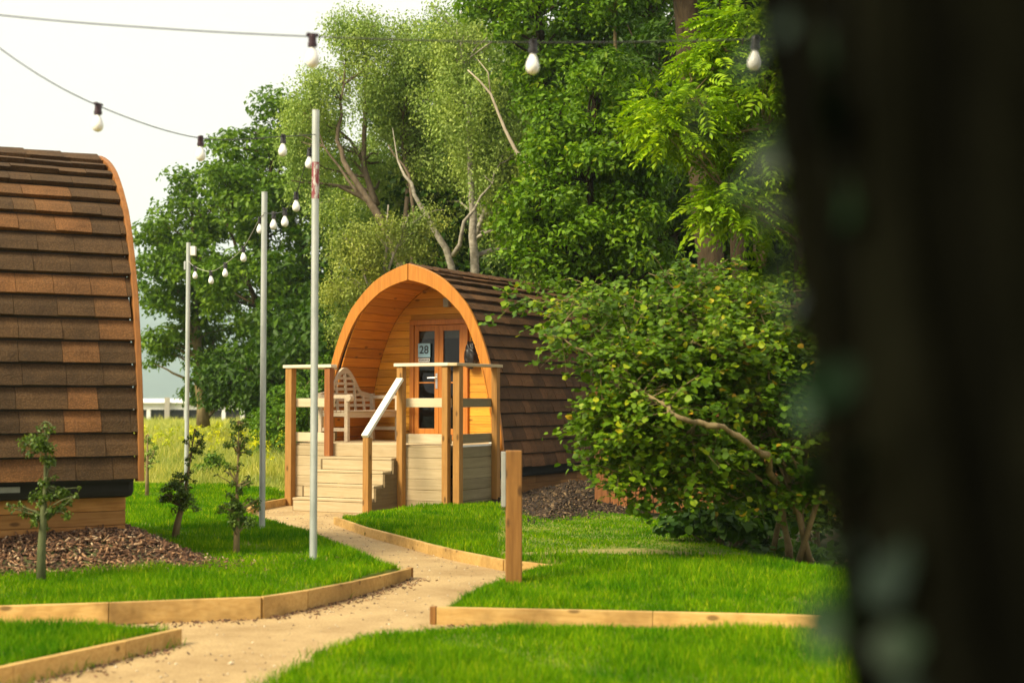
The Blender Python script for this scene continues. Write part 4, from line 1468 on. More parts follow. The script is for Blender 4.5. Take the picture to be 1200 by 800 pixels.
# long low white shed beyond the meadow
q = at(196, 470, 112)
shed = empty('white_shed', (q.x, q.y, 0)); tag(shed, 'long low white shed far beyond the meadow, dark gaps along its foot', 'shed')
wb = MB()
wb.box(-9, 9, 0, 4, .80, 1.38)
for k in range(13): wb.box(-9 + k * 1.475, -8.7 + k * 1.475, .005, 3.99, -.03, .798)
wb.build('wall', M['white'], shed)
MB().box(-8.9, 8.9, .25, 3.9, -.03, .79).build('dark_bay', M['black'], shed)
MB().prism([(-.35, 1.30), (4.35, 1.30), (4.35, 1.36), (2, 1.66), (-.35, 1.36)], -9.2, 9.2, Matrix.Rotation(R(90), 4, 'Z') @ Matrix.Scale(-1, 4, (0, 1, 0))).build('roof', M['sign_white'], shed)
MB().box(-.1, .3, -.5, -.36, -.03, 1.75).build('gate_pillar', M['stone'], shed, bevel=.02)

# ------------------------------------------------------------------ trees
def tree_at(name, label, cat, px, Y, trunk_px, blobs_px, leaf, barkm, seed, **kw):
    """trunk_px: lists of (px, py, radius, dY); blobs_px: (px, py, rx, ry, dY, depth radius m)"""
    base = at(px, 470, Y); base.z = kw.pop('base_z', 0.0)
    k = Y / F
    tr = []
    for line in trunk_px:
        pts = []
        for (x, y, rad, dy) in line:
            q = at(x, y, Y + dy) - base
            pts.append((q.x, q.y, q.z, rad))
        tr.append(pts)
    bl = []
    for (x, y, rx, ry, dy, rd) in blobs_px:
        q = at(x, y, Y + dy) - base
        bl.append((q.x, q.y, q.z, rx * k, rd, ry * k))
    return make_tree(name, label, cat, base, tr, bl, M[leaf], M[barkm], seed, **kw)

# far left: dense broad trees against the white sky
tree_at('broadleaf_tree', 'dense green broadleaf tree farthest left, sky showing through its lower boughs', 'tree', 232, 42,
        [[(238, 500, .16, 0), (232, 420, .13, 0), (228, 340, .09, 0), (225, 260, .04, 0)], [(234, 430, .07, 0), (215, 350, .04, 0), (190, 310, .02, 0)]],
        [(225, 290, 58, 62, 0, 2.2), (192, 330, 30, 42, -.5, 1.4), (250, 240, 45, 45, .5, 1.8), (185, 415, 20, 30, 0, .8), (215, 220, 22, 20, 0, .8), (262, 360, 48, 50, .5, 1.8), (285, 430, 32, 45, 0, 1.5), (250, 425, 26, 34, .4, 1.0), (196, 392, 30, 22, .2, .9), (246, 462, 24, 16, .6, .8)],
        'leaf_oak', 'bark_hazel', 61, leaf_size=.17, clumps=180, per=105, clump_r=.50, group='trees behind the light poles')
tree_at('broadleaf_tree', 'tall dark broadleaf tree behind the middle light pole', 'tree', 320, 40,
        [[(318, 520, .2, 0), (312, 400, .16, 0), (310, 280, .10, 0), (320, 180, .04, 0)], [(312, 400, .1, 0), (350, 310, .07, 0), (375, 240, .03, 0)], [(312, 380, .1, 0), (285, 320, .06, 0), (265, 260, .03, 0)]],
        [(320, 220, 80, 75, 0, 2.5), (290, 175, 50, 40, 0, 1.6), (350, 145, 48, 45, .4, 1.6), (370, 250, 60, 75, 0, 2), (300, 330, 70, 60, -.3, 2), (365, 370, 50, 70, .6, 2), (265, 215, 30, 28, 0, 1), (320, 430, 55, 60, .3, 2), (385, 450, 40, 60, 1, 1.5)],
        'leaf_oak', 'bark', 62, leaf_size=.17, clumps=330, per=105, clump_r=.52, group='trees behind the light poles')
tree_at('broadleaf_tree', 'shaded low broadleaf tree at the foot of the tall dark tree, beside the deck', 'tree', 335, 36,
        [[(335, 530, .09, 0), (338, 460, .07, 0), (345, 390, .03, 0)]],
        [(330, 470, 30, 45, 0, 1.2), (300, 455, 36, 40, .5, 1.2), (260, 445, 26, 34, .8, 1.0), (360, 440, 34, 50, .5, 1.2)],
        'leaf_dark', 'bark_dark', 63, leaf_size=.15, clumps=90, per=95, clump_r=.42, group='trees behind the light poles')
# bare leaning pale trunk at the left edge of the wood
def birch_extra(tb, r): pass
tree_at('birch_tree', 'tall drooping birch with a pale trunk leaning left above the pod roof', 'tree', 478, 31,
        [[(490, 420, .13, -.8), (468, 300, .10, -1.0), (440, 245, .085, -1.1), (408, 200, .06, -1.1), (395, 165, .045, -1.0), (400, 120, .03, -.6), (405, 60, .012, -.3)], [(440, 245, .04, -1.1), (418, 225, .035, -1.2), (385, 182, .022, -1.2), (372, 150, .01, -1.1)], [(480, 330, .05, -.9), (487, 260, .045, -1.2), (478, 205, .03, -1.3), (455, 170, .012, -1.2)],
         [(440, 240, .08, 0), (425, 190, .06, .3), (428, 140, .05, .4), (430, 60, .025, .4)],
         [(470, 300, .07, 0), (478, 230, .055, .3), (470, 160, .035, .4), (480, 80, .02, 0)], [(425, 190, .04, .3), (410, 165, .03, .2), (375, 130, .02, .1)]],
        [(430, 55, 55, 45, 0, 1.3), (375, 110, 38, 40, -.2, 1.2), (395, 175, 30, 24, .9, .7), (470, 100, 45, 60, .4, 1.3), (500, 170, 50, 55, 1.6, 1.0), (450, 190, 30, 26, 1.5, .8), (350, 150, 20, 28, 0, .8), (500, 50, 35, 40, .6, 1.2), (360, 205, 22, 20, 0, .8)],
        'leaf_birch', 'bark_birch_brown', 64, leaf_size=.068, clumps=215, per=290, clump_r=.38, droop=.6, flat=.7, group='birches behind the pod')
tree_at('birch_tree', 'broad weeping birch hanging over the middle of the pod roof', 'tree', 562, 30,
        [[(560, 420, .11, -.6), (556, 300, .09, -.8), (553, 230, .07, -.9), (548, 140, .05, -.6), (540, 50, .03, 0)], [(545, 420, .09, -.8), (530, 310, .075, -1.0), (500, 255, .055, -1.1), (480, 215, .036, -1.1), (466, 188, .018, -.8), (460, 150, .006, -.3)], [(530, 300, .05, -1.0), (545, 260, .035, -1.2), (575, 215, .015, -1.2), (590, 180, .006, -.6)],
         [(556, 280, .06, 0), (590, 200, .04, .2), (600, 120, .02, .2)]],
        [(560, 120, 70, 65, 0, 1.6), (530, 190, 55, 40, 1.6, .9), (590, 190, 50, 60, 0, 1.4), (555, 40, 70, 45, .3, 1.5), (610, 110, 45, 60, .4, 1.3), (545, 245, 50, 35, 2.0, .9), (610, 260, 40, 45, .6, 1.2)],
        'leaf_birch', 'bark_birch', 65, leaf_size=.068, clumps=270, per=290, clump_r=.38, droop=.7, limb_share=.22, flat=.7, group='birches behind the pod')
tree_at('birch_tree', 'young yellow green birch just behind the left shoulder of the pod roof', 'tree', 436, 27.5,
        [[(440, 460, .05, 0), (446, 360, .04, 0), (452, 290, .025, 0), (455, 240, .012, 0)], [(446, 380, .03, 0), (425, 320, .02, 0), (412, 280, .01, 0)], [(446, 340, .03, 0), (470, 280, .02, 0), (480, 250, .01, 0)]],
        [(455, 262, 46, 14, 0, .6), (420, 296, 34, 16, -.1, .6), (476, 282, 34, 12, .2, .6), (405, 335, 30, 18, 0, .6), (440, 330, 36, 20, .2, .6), (500, 248, 26, 12, .2, .5), (410, 372, 24, 22, .1, .5), (400, 275, 14, 10, 0, .3)],
        'leaf_young', 'bark_birch', 66, leaf_size=.060, clumps=120, per=130, clump_r=.25, droop=.35, flat=.65, group='birches behind the pod')
tree_at('birch_tree', 'pale birch set back between two nearer birches, its hanging twigs above the pod', 'tree', 505, 34,
        [[(508, 440, .10, 0), (512, 300, .08, 0), (505, 180, .05, 0), (500, 70, .02, 0)], [(512, 290, .05, 0), (540, 230, .03, 0), (560, 180, .015, 0)]],
        [(420, 235, 45, 45, 0, .9), (480, 215, 55, 60, 0, 1.1), (540, 250, 60, 50, .3, 1.1), (600, 240, 45, 60, .3, 1.1), (560, 170, 60, 60, .3, 1.1), (500, 120, 60, 60, 0, 1.1), (440, 130, 40, 45, 0, .9), (480, 290, 50, 36, .2, .9), (385, 235, 26, 40, 0, .7)],
        'leaf_birch', 'bark_birch', 72, leaf_size=.075, clumps=260, per=210, clump_r=.40, droop=.6, flat=.7, group='birches behind the pod')
# bare pale dead bough leaning out of the wood
db = empty('dead_bough', at(640, 206, 26.5)); tag(db, 'bare pale bough arching down to the right in front of the birches', 'bough')
o0 = at(640, 206, 26.5)
mb = MB()
pl = [(548, 82), (562, 95), (575, 110), (585, 135), (592, 152), (605, 178), (622, 197), (642, 207)]
mb.tube([at(x, y, 26.5) - o0 for x, y in pl], [.012, .018, .024, .028, .032, .036, .04, .045], 7)
mb.tube([at(x, y, 26.5) - o0 for x, y in ((575, 110), (572, 85), (560, 70))], [.016, .012, .006], 5)
mb.build('limb', M['bark_dead'], db, smooth=True)
tree_at('broadleaf_tree', 'dark leafy tree filling the top centre above the birches', 'tree', 655, 27,
        [[(660, 480, .2, 0), (655, 300, .16, 0), (640, 150, .12, 0), (630, 20, .08, 0), (625, -120, .04, 0)], [(650, 230, .09, 0), (690, 120, .06, 0), (710, 20, .03, 0)]],
        [(640, 20, 70, 55, 0, 1.7), (590, -10, 55, 35, 0, 1.4), (690, 60, 55, 60, .2, 1.6), (650, 110, 45, 45, -.3, 1.4), (700, -30, 70, 50, 0, 1.6), (640, -90, 90, 60, 0, 2)],
        'leaf_mid', 'bark_dark', 67, leaf_size=.125, clumps=200, per=100, clump_r=.45, group='trees right of the pod')
tree_at('broadleaf_tree', 'bushy broadleaf tree overhanging the right end of the pod roof', 'tree', 700, 21.5,
        [[(705, 560, .12, 0), (702, 400, .10, 0), (695, 280, .08, 0), (690, 180, .05, 0)], [(700, 330, .06, 0), (660, 270, .04, -.2), (630, 250, .02, -.3)], [(702, 350, .06, 0), (745, 260, .04, .2), (765, 190, .02, .2)]],
        [(690, 200, 60, 60, 0, 1.1), (640, 245, 42, 40, -.3, .8), (690, 280, 60, 50, -.3, 1), (745, 180, 50, 60, .2, 1), (650, 165, 40, 36, .2, .8), (610, 275, 28, 26, -.3, .5), (630, 310, 36, 30, -.6, .5), (740, 290, 50, 60, 0, 1), (720, 110, 50, 50, .3, 1)],
        'leaf_mid', 'bark_dark', 68, leaf_size=.10, clumps=260, per=95, clump_r=.33, group='trees right of the pod')
tree_at('conifer_trunk_tree', 'tall rough barked tree with a thick bare trunk at the top right', 'tree', 838, 20.0,
        [[(842, 600, .25, 0), (836, 420, .21, 0), (832, 300, .195, 0), (818, 180, .19, 0), (808, 80, .185, 0), (802, -40, .17, 0), (800, -200, .12, 0)], [(856, 120, .11, .7), (852, 30, .11, .7), (840, -90, .08, .7)], [(872, 420, .12, .9), (866, 250, .12, .9), (858, 120, .11, .7)]],
        [(800, -130, 130, 60, 0, 1.8), (880, -60, 60, 50, .5, 1.4), (730, -60, 60, 45, .5, 1.2), (850, 30, 50, 35, 1.4, .8)],
        'leaf_dark', 'bark', 69, leaf_size=.12, clumps=120, per=110, clump_r=.4, group='trees right of the pod')
tree_at('ash_tree', 'bright green ash with feathery leaflets arching in front of the thick trunk', 'tree', 905, 16.5,
        [[(915, 620, .08, 0), (925, 420, .065, 0), (940, 280, .05, 0), (955, 120, .03, 0), (960, 20, .015, 0)], [(938, 290, .03, 0), (895, 225, .022, -.2), (850, 222, .012, -.3)], [(945, 220, .03, 0), (900, 150, .02, -.2), (830, 160, .012, -.3), (790, 130, .006, -.3)], [(950, 140, .03, 0), (900, 60, .02, 0), (850, 60, .01, 0)]],
        [(800, 130, 48, 26, -.3, .5), (770, 160, 34, 20, -.4, .4), (850, 165, 46, 28, -.2, .5), (900, 110, 46, 50, 0, .6), (880, 190, 50, 30, -.2, .5), (850, 240, 40, 24, -.3, .4), (910, 250, 40, 40, 0, .5), (880, 40, 50, 40, .2, .6), (930, 180, 40, 60, .2, .6), (840, 80, 36, 26, .3, .5), (920, 330, 36, 44, .2, .5), (940, 430, 36, 60, .3, .5)],
        'leaf_ash', 'bark_hazel', 70, leaf_size=.30, clumps=170, per=13, clump_r=.26, pinnate=True, limb_share=.7, limb_r=.012, group='trees right of the pod')
tree_at('broadleaf_tree', 'shadowy broadleaf tree between the thick trunk and the pod roof', 'tree', 790, 24.5,
        [[(780, 560, .1, 0), (775, 380, .08, 0), (765, 240, .06, 0), (770, 100, .03, 0)]],
        [(780, 230, 70, 60, 0, 1.3), (750, 90, 55, 60, 0, 1.3), (720, 330, 60, 40, 0, 1.2), (780, 320, 50, 45, .6, 1), (860, 130, 60, 60, .5, 1.3), (800, 20, 70, 45, .5, 1.3), (900, 30, 50, 60, .8, 1.2)],
        'leaf_dark', 'bark_dark', 71, leaf_size=.12, clumps=200, per=90, clump_r=.40, group='trees right of the pod')
# slim bare stems standing in the wood's shade
for i, (px, Y, rad, lean, lab) in enumerate(((716, 26.0, .06, 4, 'slim pale trunk in the shade above the far end of the pod'), (768, 27.5, .085, -6, 'slim dark trunk in the shade left of the thick trunk'), (905, 23.0, .07, -16, 'slim leaning trunk in the shade right of the thick trunk'))):
    tree_at('slender_tree', lab, 'tree', px, Y,
            [[(px, 560, rad, 0), (px + lean * .5, 380, rad * .9, 0), (px + lean, 220, rad * .8, 0), (px + lean * 1.6, 60, rad * .6, 0), (px + lean * 2, -60, rad * .3, 0)]],
            [(px + lean * 2, -20, 45, 60, 0, 1.0), (px + lean * 1.2, 130, 40, 60, .3, .9), (px - 20, 250, 36, 40, .5, .8)],
            'leaf_mid', 'bark_hazel' if i != 1 else 'bark_dark', 80 + i, leaf_size=.12, clumps=60, per=90, clump_r=.38, group='trees right of the pod')

# the wood behind: one mass of crowns, stems and undergrowth
r = np.random.default_rng(90)
tb = MB()
Cs, Rs = [], []
for k in range(74):
    px = r.uniform(560, 1150) if k > 14 else r.uniform(380, 560); Y = r.uniform(32, 44)
    b = at(px, 470, Y); h = r.uniform(9, 14) if px > 560 else r.uniform(4.5, 8.5)
    if px < 460: h = r.uniform(4, 6)
    top = Vector((b.x + r.normal() * .5, b.y, h))
    tb.tube(bent(r, (b.x, b.y, 0), top, 6, .02), [.16, .14, .12, .10, .08, .05, .02], 7)
    m_ = 34
    d = rand_unit(r, m_) * (r.uniform(.3, 1, m_) ** .5)[:, None]
    Cs.append(np.array([b.x, b.y, h * .58]) + d * np.array([2.3, 2.0, h * .46])); Rs.append(r.uniform(.5, .95, m_))
wood_root = tb.build('woodland', M['bark_dark'], smooth=True); tag(wood_root, 'shaded mass of trees closing the view behind the pod and the birches', 'woodland', kind='stuff')
C = np.concatenate(Cs); C[:, 2] = np.maximum(C[:, 2], .3)
o = leaves_obj('foliage', [clump_leaves(r, C, np.concatenate(Rs), 95, .21, .65, .7)], M['leaf_dark'], wood_root)

# undergrowth shrubs, each its own plant
def shrub(label, px, Y, blobs_px, leaf, seed, base_z=0.0, group=None, **kw):
    a_ = blobs_px[0]
    st = [[(px + dx * .3, 470 + (1.45 - base_z) * F / Y + 8, .018, 0), (px + dx, a_[1], .008, 0)] for dx in (-14, 4, 16)]
    return tree_at('shrub', label, 'shrub', px, Y, st, blobs_px, leaf, 'bark_hazel', seed, base_z=base_z, group=group, **kw)
shrub('rounded dark green shrub in the meadow between two holly saplings', 254, 25, [(254, 552, 20, 26, 0, .45)], 'leaf_oak', 101, leaf_size=.07, clumps=34, per=60, clump_r=.16, limb_r=.01)
shrub('leafy green shrub against the wood beside the deck corner', 322, 30, [(322, 500, 24, 30, 0, .6), (340, 470, 20, 26, .2, .5), (312, 530, 20, 18, .2, .4)], 'leaf_mid', 102, leaf_size=.09, clumps=60, per=70, clump_r=.25, limb_r=.01)
shrub('dense green shrub behind the left end of the deck railing', 358, 27, [(362, 490, 22, 40, 0, .6), (345, 510, 18, 26, .3, .5), (382, 455, 22, 40, .5, .5)], 'leaf_oak', 103, leaf_size=.09, clumps=60, per=70, clump_r=.25, limb_r=.01)

# ------------------------------------------------------------------ timber fence behind the hazel
fn = empty('timber_fence', at(705, 470, 18.6) * 1); fn.location.z = 0
tag(fn, 'orange brown vertical board fence half hidden behind the big hazel bush', 'fence')
rr = random.Random(5)
brd = MB()
for k in range(22):
    x = k * .118 + .0
    z1 = 1.62 + rr.uniform(-.015, .015)
    brd.box(x, x + .108, rr.uniform(0, .004), .022, .02, z1)
brd.build('board', M['fence'], fn, bevel=.003)
for x in (-.06, 1.2, 2.6): MB().box(x - .05, x + .05, .024, .12, -.05, 1.7).build('post', M['fence'], fn, bevel=.004)
for z in (.35, 1.3): MB().box(-.1, 2.65, .024, .06, z, z + .08).build('rail', M['fence'], fn)
fn.rotation_euler = (0, 0, R(-24))

# ------------------------------------------------------------------ big hazel on the right
r = np.random.default_rng(111)
HZ = at(938, 652, 13.0); HZ.z = 0.0
hz = empty('hazel_bush', HZ); tag(hz, 'big sprawling hazel bush with round leaves in front of the fence', 'bush')
tb = MB()
twig_pts = []          # (point, outward dir)
def stem_to(p0, p1, r0, bow, n=8, wob=.05):
    a_, b_ = Vector(p0), Vector(p1)
    L = (b_ - a_).length
    w1, w2 = Vector(r.normal(size=3)) * wob, Vector(r.normal(size=3)) * wob
    pts = []
    for i in range(n + 1):
        k = i / n
        p = a_.lerp(b_, k); p.z += bow * L * math.sin(math.pi * k)
        p += w1 * L * math.sin(math.pi * k) + w2 * L * math.sin(2 * math.pi * k) * .6
        pts.append(p)
    tb.tube(pts, [max(.003, r0 * (1 - .88 * i / n)) for i in range(n + 1)], 7)
    return pts
def hp(px, py, Y): return at(px, py, Y) - HZ
def twigs(pts, k0, count, length):
    for _ in range(count):
        u = r.uniform(k0, 1) * (len(pts) - 1); i = min(int(u), len(pts) - 2)
        p = pts[i].lerp(pts[i + 1], u - i)
        d = (pts[i + 1] - pts[i]).normalized()
        o_ = Vector((r.normal(), r.normal() * .9, r.normal() * .35 + .05)); o_ = (o_ - d * o_.dot(d) * .6).normalized()
        L = length * r.uniform(.5, 1.2)
        q = [p, p + o_ * L * .5 + Vector((0, 0, .02)), p + o_ * L + Vector((0, 0, -.06 * L))]
        tb.tube(q, [.005, .0035, .002], 4, False)
        for m_ in range(3):
            s_ = q[1].lerp(q[2], m_ / 3) if m_ else q[0].lerp(q[1], .6)
            o2 = Vector((o_.x + r.normal() * .7, o_.y + r.normal() * .7, r.normal() * .3)).normalized()
            twig_pts.append((s_, s_ + o2 * L * .55))
        twig_pts.append((q[0], q[1])); twig_pts.append((q[1], q[2]))
base_a = hp(938, 655, 13.0); base_a.z = 0.02
targets = [(650, 350, 12.6), (670, 400, 12.3), (640, 370, 13.4), (690, 420, 12.0), (700, 470, 11.9), (680, 330, 14), (720, 340, 13.2), (760, 320, 13.2), (800, 330, 13), (840, 310, 13.3), (880, 330, 13.2), (720, 400, 12.2), (760, 390, 12.2),
           (810, 400, 12), (850, 390, 12.1), (900, 380, 12.6), (930, 340, 13.2), (960, 400, 12.8), (980, 460, 12.6), (690, 520, 12.2), (730, 545, 12.1), (700, 380, 13.6), (780, 450, 12), (830, 460, 12.3), (890, 470, 12.4), (740, 460, 12.8), (660, 440, 12.9), (640, 500, 12.6), (985, 540, 12.6), (950, 520, 12.4),
           (670, 560, 12.6), (700, 560, 12.1), (760, 570, 12.2), (720, 500, 12.5), (780, 530, 12.3), (660, 480, 12.3), (610, 345, 13.2), (625, 385, 12.6), (740, 350, 12.6), (790, 360, 12.4), (830, 430, 12.2), (870, 350, 12.6), (690, 590, 12.8), (730, 590, 12.4), (775, 585, 12.3), (820, 560, 12.1), (850, 590, 12.3), (800, 530, 12.6), (870, 560, 12.7), (750, 540, 12.9), (700, 530, 13.2), (830, 500, 12.9)]
BOUGH = [hp(*p) for p in [(905, 560, 12.5), (885, 525, 12.1), (842, 498, 11.85), (815, 496, 11.8), (792, 486, 11.75), (765, 468, 11.8)]]
FORK = [hp(*p) for p in [(925, 560, 12.5), (905, 500, 12.4), (915, 530, 12.4), (893, 470, 12.4), (935, 600, 12.5), (940, 570, 12.4)]]
for i, (x, y, Y) in enumerate(targets):
    e = hp(x + max(0, 735 - x) * .72 * (y > 372), y, Y)
    if y > 475 and x < 880:
        b = min(BOUGH, key=lambda q_: (q_ - e).length); r0 = .009; k0, cnt = .15, 26
    else:
        b = FORK[i % len(FORK)] + Vector((r.normal() * .03, r.normal() * .03, r.normal() * .04)); r0 = r.uniform(.010, .016); k0, cnt = .30, 28
    pts = stem_to(b, e, r0, .10 if y < 475 else -.04, 9, .035)
    twigs(pts, k0, cnt, .42)
# pale crooked bough crossing the bush
pl = [(925, 640, 12.9), (912, 580, 12.6), (898, 533, 11.9), (870, 517, 11.55), (842, 498, 11.4), (815, 496, 11.35), (792, 486, 11.3), (765, 468, 11.5), (735, 445, 11.9), (700, 420, 12.0), (660, 398, 12.1), (630, 390, 12.1)]
pts = [hp(*p) for p in pl]; pts[0].z = .02
q_, rr_ = [], []
rad_ = [.035, .032, .03, .027, .024, .023, .020, .016, .013, .010, .007, .004]
for i_ in range(len(pts) - 1):
    for k_ in range(5):
        u_ = k_ / 5
        q_.append(pts[i_].lerp(pts[i_ + 1], u_) + Vector(r.normal(size=3)) * .010)
        rr_.append((rad_[i_] * (1 - u_) + rad_[i_ + 1] * u_) * r.uniform(.75, 1.15))
q_.append(pts[-1]); rr_.append(.003)
tb.tube(q_, rr_, 8)
twigs(pts, .55, 40, .4)
for pl in ([(945, 655, 12.7), (938, 600, 12.6), (925, 560, 12.5), (905, 500, 12.4)], [(950, 655, 12.6), (935, 600, 12.5), (915, 530, 12.4), (880, 440, 12.4), (850, 400, 12.4)], [(905, 630, 13.4), (915, 600, 13.3), (925, 560, 13.2)], [(935, 658, 12.6), (960, 580, 12.4), (985, 500, 12.4)]):
    pts = [hp(*p) for p in pl]; pts[0].z = .02
    tb.tube(pts, [.030 * (1 - .5 * i / (len(pts) - 1)) for i in range(len(pts))], 8)
    twigs(pts, .4, 10, .35)
tb.build('stem', M['bark_hazel'], hz, smooth=True)
A_ = np.array([tuple(p) for p, q in twig_pts]); B_ = np.array([tuple(q) for p, q in twig_pts])
per = 5
idx = np.repeat(np.arange(len(A_)), per)
k = r.uniform(.1, 1.05, len(idx))[:, None]
P = A_[idx] * (1 - k) + B_[idx] * k + r.normal(size=(len(idx), 3)) * .018
ax = unit(B_[idx] - A_[idx]) + r.normal(size=(len(idx), 3)) * .75; ax[:, 2] = ax[:, 2] * .5 - .28
nr = unit(np.array([0, -.25, 1.0]) + r.normal(size=(len(idx), 3)) * .42)
P[:, 2] = np.maximum(P[:, 2], .06)
leaves_obj('leaves', [leaf_arrays(P, ax, nr, r.uniform(.034, .072, len(idx)), .62, True)], M['leaf_hazel'], hz)

# low cover creeping under the hazel
n = 5200
G = np.stack([r.uniform(1.2, 4.4, n), r.uniform(11.6, 17.5, n)], 1)
ok = ~in_poly(G, lawn_b.poly) & ~in_poly(G, mr.poly)
G = G[ok & (smooth_noise(G, 2.0, 3) > -.35)]
hgt = .30 * np.clip(smooth_noise(G, 1.3, 6) + .6, .1, 1.2)
P = np.column_stack([G, r.uniform(.02, 1, len(G)) * hgt])
nr = unit(np.array([0, -.3, 1.0]) + r.normal(size=(len(G), 3)) * .5)
ax = unit(np.cross(nr, rand_unit(r, len(G))) + np.array([0, 0, -.2]))
o = leaves_obj('ground_cover', [leaf_arrays(P, ax, nr, r.uniform(.05, .11, len(G)), .6, True)], M['leaf_cover']); tag(o, kind='stuff')
shrub('low dark bramble mound at the foot of the hazel, reaching onto the lawn', 850, 14.0, [(850, 615, 48, 24, 0, .5), (810, 618, 26, 16, -.1, .3), (885, 600, 36, 30, .3, .4)], 'leaf_cover', 121, leaf_size=.085, clumps=60, per=42, clump_r=.15, limb_r=.008, rounded=True, width=.6)
shrub('sparse leafy understorey growing behind the hazel stems', 955, 14.5, [(955, 560, 46, 60, 0, .6), (990, 480, 40, 70, .3, .5), (915, 450, 50, 60, .5, .5)], 'leaf_dark', 122, leaf_size=.10, clumps=80, per=46, clump_r=.25, limb_r=.008, rounded=True, width=.6)

# stones on the bare soil
def stone(px, py, size, label, mat, seed):
    r_ = np.random.default_rng(seed)
    b = gr(px, py, .05)
    bm = bmesh.new(); bmesh.ops.create_icosphere(bm, subdivisions=2, radius=1)
    for v in bm.verts:
        v.co = Vector((v.co.x * size, v.co.y * size * .8, v.co.z * size * .55)) * (1 + r_.normal() * .09)
    me = bpy.data.meshes.new('stone'); bm.to_mesh(me); bm.free(); me.materials.append(mat)
    o = bpy.data.objects.new('stone', me); COL.objects.link(o); o.location = (b.x, b.y, .05)
    tag(o, label, 'stone')
stone(872, 657, .055, 'brown grey stone lying on the lawn edge below the hazel', M['stone'], 1)
stone(783, 606, .06, 'pale stone lying in front of the fence foot', M['sign_white'], 2)

# ------------------------------------------------------------------ ivy clad trunk close to the camera
tx, ty = .508, .92
iv = empty('ivy_clad_tree', (tx, ty, 0)); tag(iv, 'dark ivy clad tree trunk close to the camera filling the right edge', 'tree')
r = np.random.default_rng(131)
vs, fs = [], []
nz, na = 60, 40
for j in range(nz):
    z = -.05 + 6.2 * j / (nz - 1)
    rad = .305 + .22 * math.exp(-max(z, 0) / .18) - .014 * z
    for i in range(na):
        a = 2 * math.pi * i / na
        k = 1 + .05 * math.sin(a * 5 + z * .6) + .03 * math.sin(a * 11 - z * 2.3) + .02 * math.sin(z * 7 + a * 3)
        vs.append((rad * k * math.cos(a) + .012 * math.sin(z * 4) - .15 * (z - 1.4), rad * k * math.sin(a), z))
for j in range(nz - 1):
    for i in range(na):
        i2 = (i + 1) % na
        fs.append((j * na + i, j * na + i2, (j + 1) * na + i2, (j + 1) * na + i))
fs.append(tuple((nz - 1) * na + i for i in range(na)))
tmb = MB(); tmb.add(vs, fs)
C, cr = [], []
for k in range(44):
    a = r.uniform(0, 2 * math.pi); L = r.uniform(1.0, 3.4)
    e = np.array([math.cos(a) * L, math.sin(a) * L - .6, r.uniform(4.0, 7.2)])
    zz = r.uniform(3.4, 5.8); tmb.tube(bent(r, (-.15 * (zz - 1.4), 0, zz), e, 5, .06), [.09, .07, .055, .04, .025, .012], 7)
    for q in range(6):
        C.append(e + r.normal(size=3) * np.array([.6, .6, .4])); cr.append(.5)
C = np.array(C); C[:, 2] = np.maximum(C[:, 2], 3.75)
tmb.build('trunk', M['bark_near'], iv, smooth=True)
leaves_obj('crown', [clump_leaves(r, C, np.array(cr), 70, .15, .6, .7)], M['leaf_dark'], iv)  # unseen crown overhead, added to shade the trunk's camera side
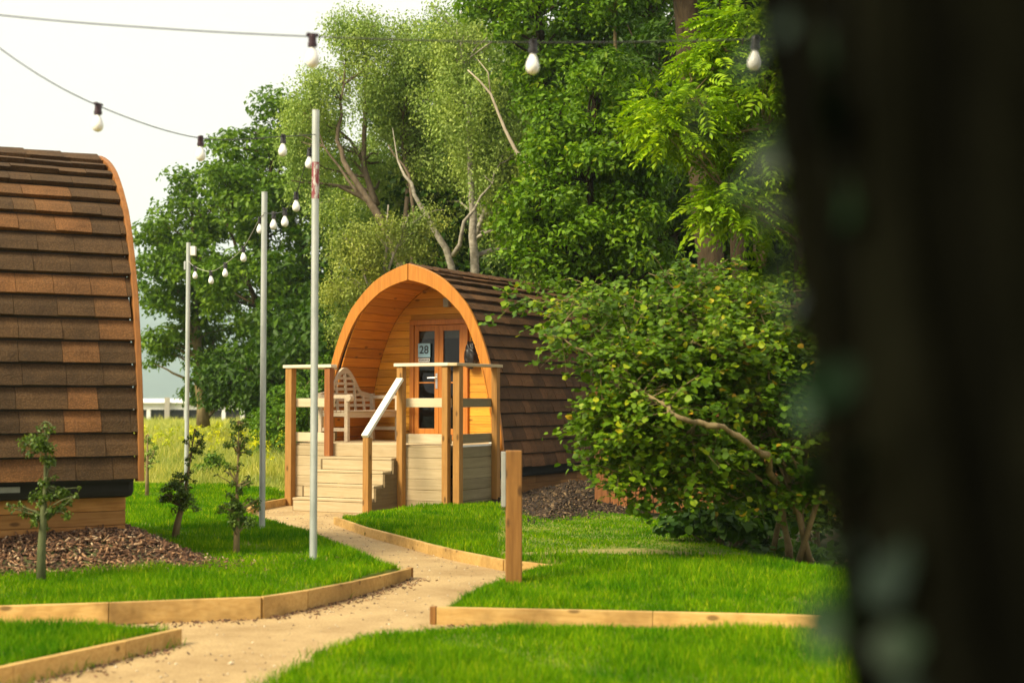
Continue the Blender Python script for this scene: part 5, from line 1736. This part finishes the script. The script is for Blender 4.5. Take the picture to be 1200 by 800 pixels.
# ivy leaves
n = 900
z = r.uniform(.0, 3.4, n)
a = r.uniform(R(140), R(330), n)
rad = .300 - .014 * z + .22 * np.exp(-z / .18)
sel = r.uniform(0, 1, n) < np.where(a < R(182), .85, np.where(a < R(212), .16, .02))
z, a, rad = z[sel], a[sel], rad[sel]
rad = rad + np.abs(r.normal(size=len(a))) * .032 * (a < R(182)) + .008
P = np.stack([rad * np.cos(a) - .15 * (z - 1.4), rad * np.sin(a), z], 1)
nr = unit(np.stack([np.cos(a), np.sin(a), np.full(len(a), .55)], 1) + r.normal(size=(len(a), 3)) * .5)
ax = unit(np.cross(nr, rand_unit(r, len(a))) + np.array([0, 0, -.5]))
ch = [leaf_arrays(P, ax, nr, r.uniform(.024, .046, len(a)), .75, True)]
n = 190
z = r.uniform(.2, 2.6, n)
lump = .5 + .5 * np.sin(z * 7.3 + 1.0) * np.sin(z * 3.1)
z = z[r.uniform(0, 1, n) < .12 + .75 * lump ** 1.5]; n = len(z)
a = r.uniform(R(158), R(196), n)
rad = .300 - .014 * z + .22 * np.exp(-z / .18) + .012 + r.uniform(0, 1, n) ** 1.8 * .024
P = np.stack([rad * np.cos(a) - .15 * (z - 1.4), rad * np.sin(a), z], 1)
nr = unit(np.stack([np.full(n, -.35), np.full(n, -.75), np.full(n, .55)], 1) + r.normal(size=(n, 3)) * .55)
ax = unit(np.cross(nr, rand_unit(r, n)) + np.array([-.3, 0, -.5]))
ch.append(leaf_arrays(P, ax, nr, r.uniform(.018, .036, n), .75, True))
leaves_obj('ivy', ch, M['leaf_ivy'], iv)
tb = MB()
for k in range(7):
    a0 = R(r.uniform(150, 250)); pts = []
    for j in range(16):
        zz = j * .22; aa = a0 + .25 * math.sin(j * .7 + k)
        rr_ = .31 - .014 * zz + .22 * math.exp(-zz / .18) + .012
        pts.append((rr_ * math.cos(aa) - .15 * (zz - 1.4), rr_ * math.sin(aa), zz))
    tb.tube(pts, [.010 - .0004 * j for j in range(16)], 6)
tb.build('ivy_stem', M['bark_near'], iv, smooth=True)

# ------------------------------------------------------------------ air
mb = MB(); mb.box(-3600, 1400, -60, 3600, -1.2, 330)
m = bpy.data.materials.new('haze'); m.use_nodes = True
t = m.node_tree; t.nodes.remove(t.nodes['Principled BSDF'])
v = N(t, 'ShaderNodeVolumePrincipled')
v.inputs['Color'].default_value = (.72, .90, 1.0, 1); v.inputs['Density'].default_value = .00034; v.inputs['Anisotropy'].default_value = .2
t.links.new(v.outputs[0], t.nodes['Material Output'].inputs['Volume'])
tag(mb.build('haze', m), kind='stuff')
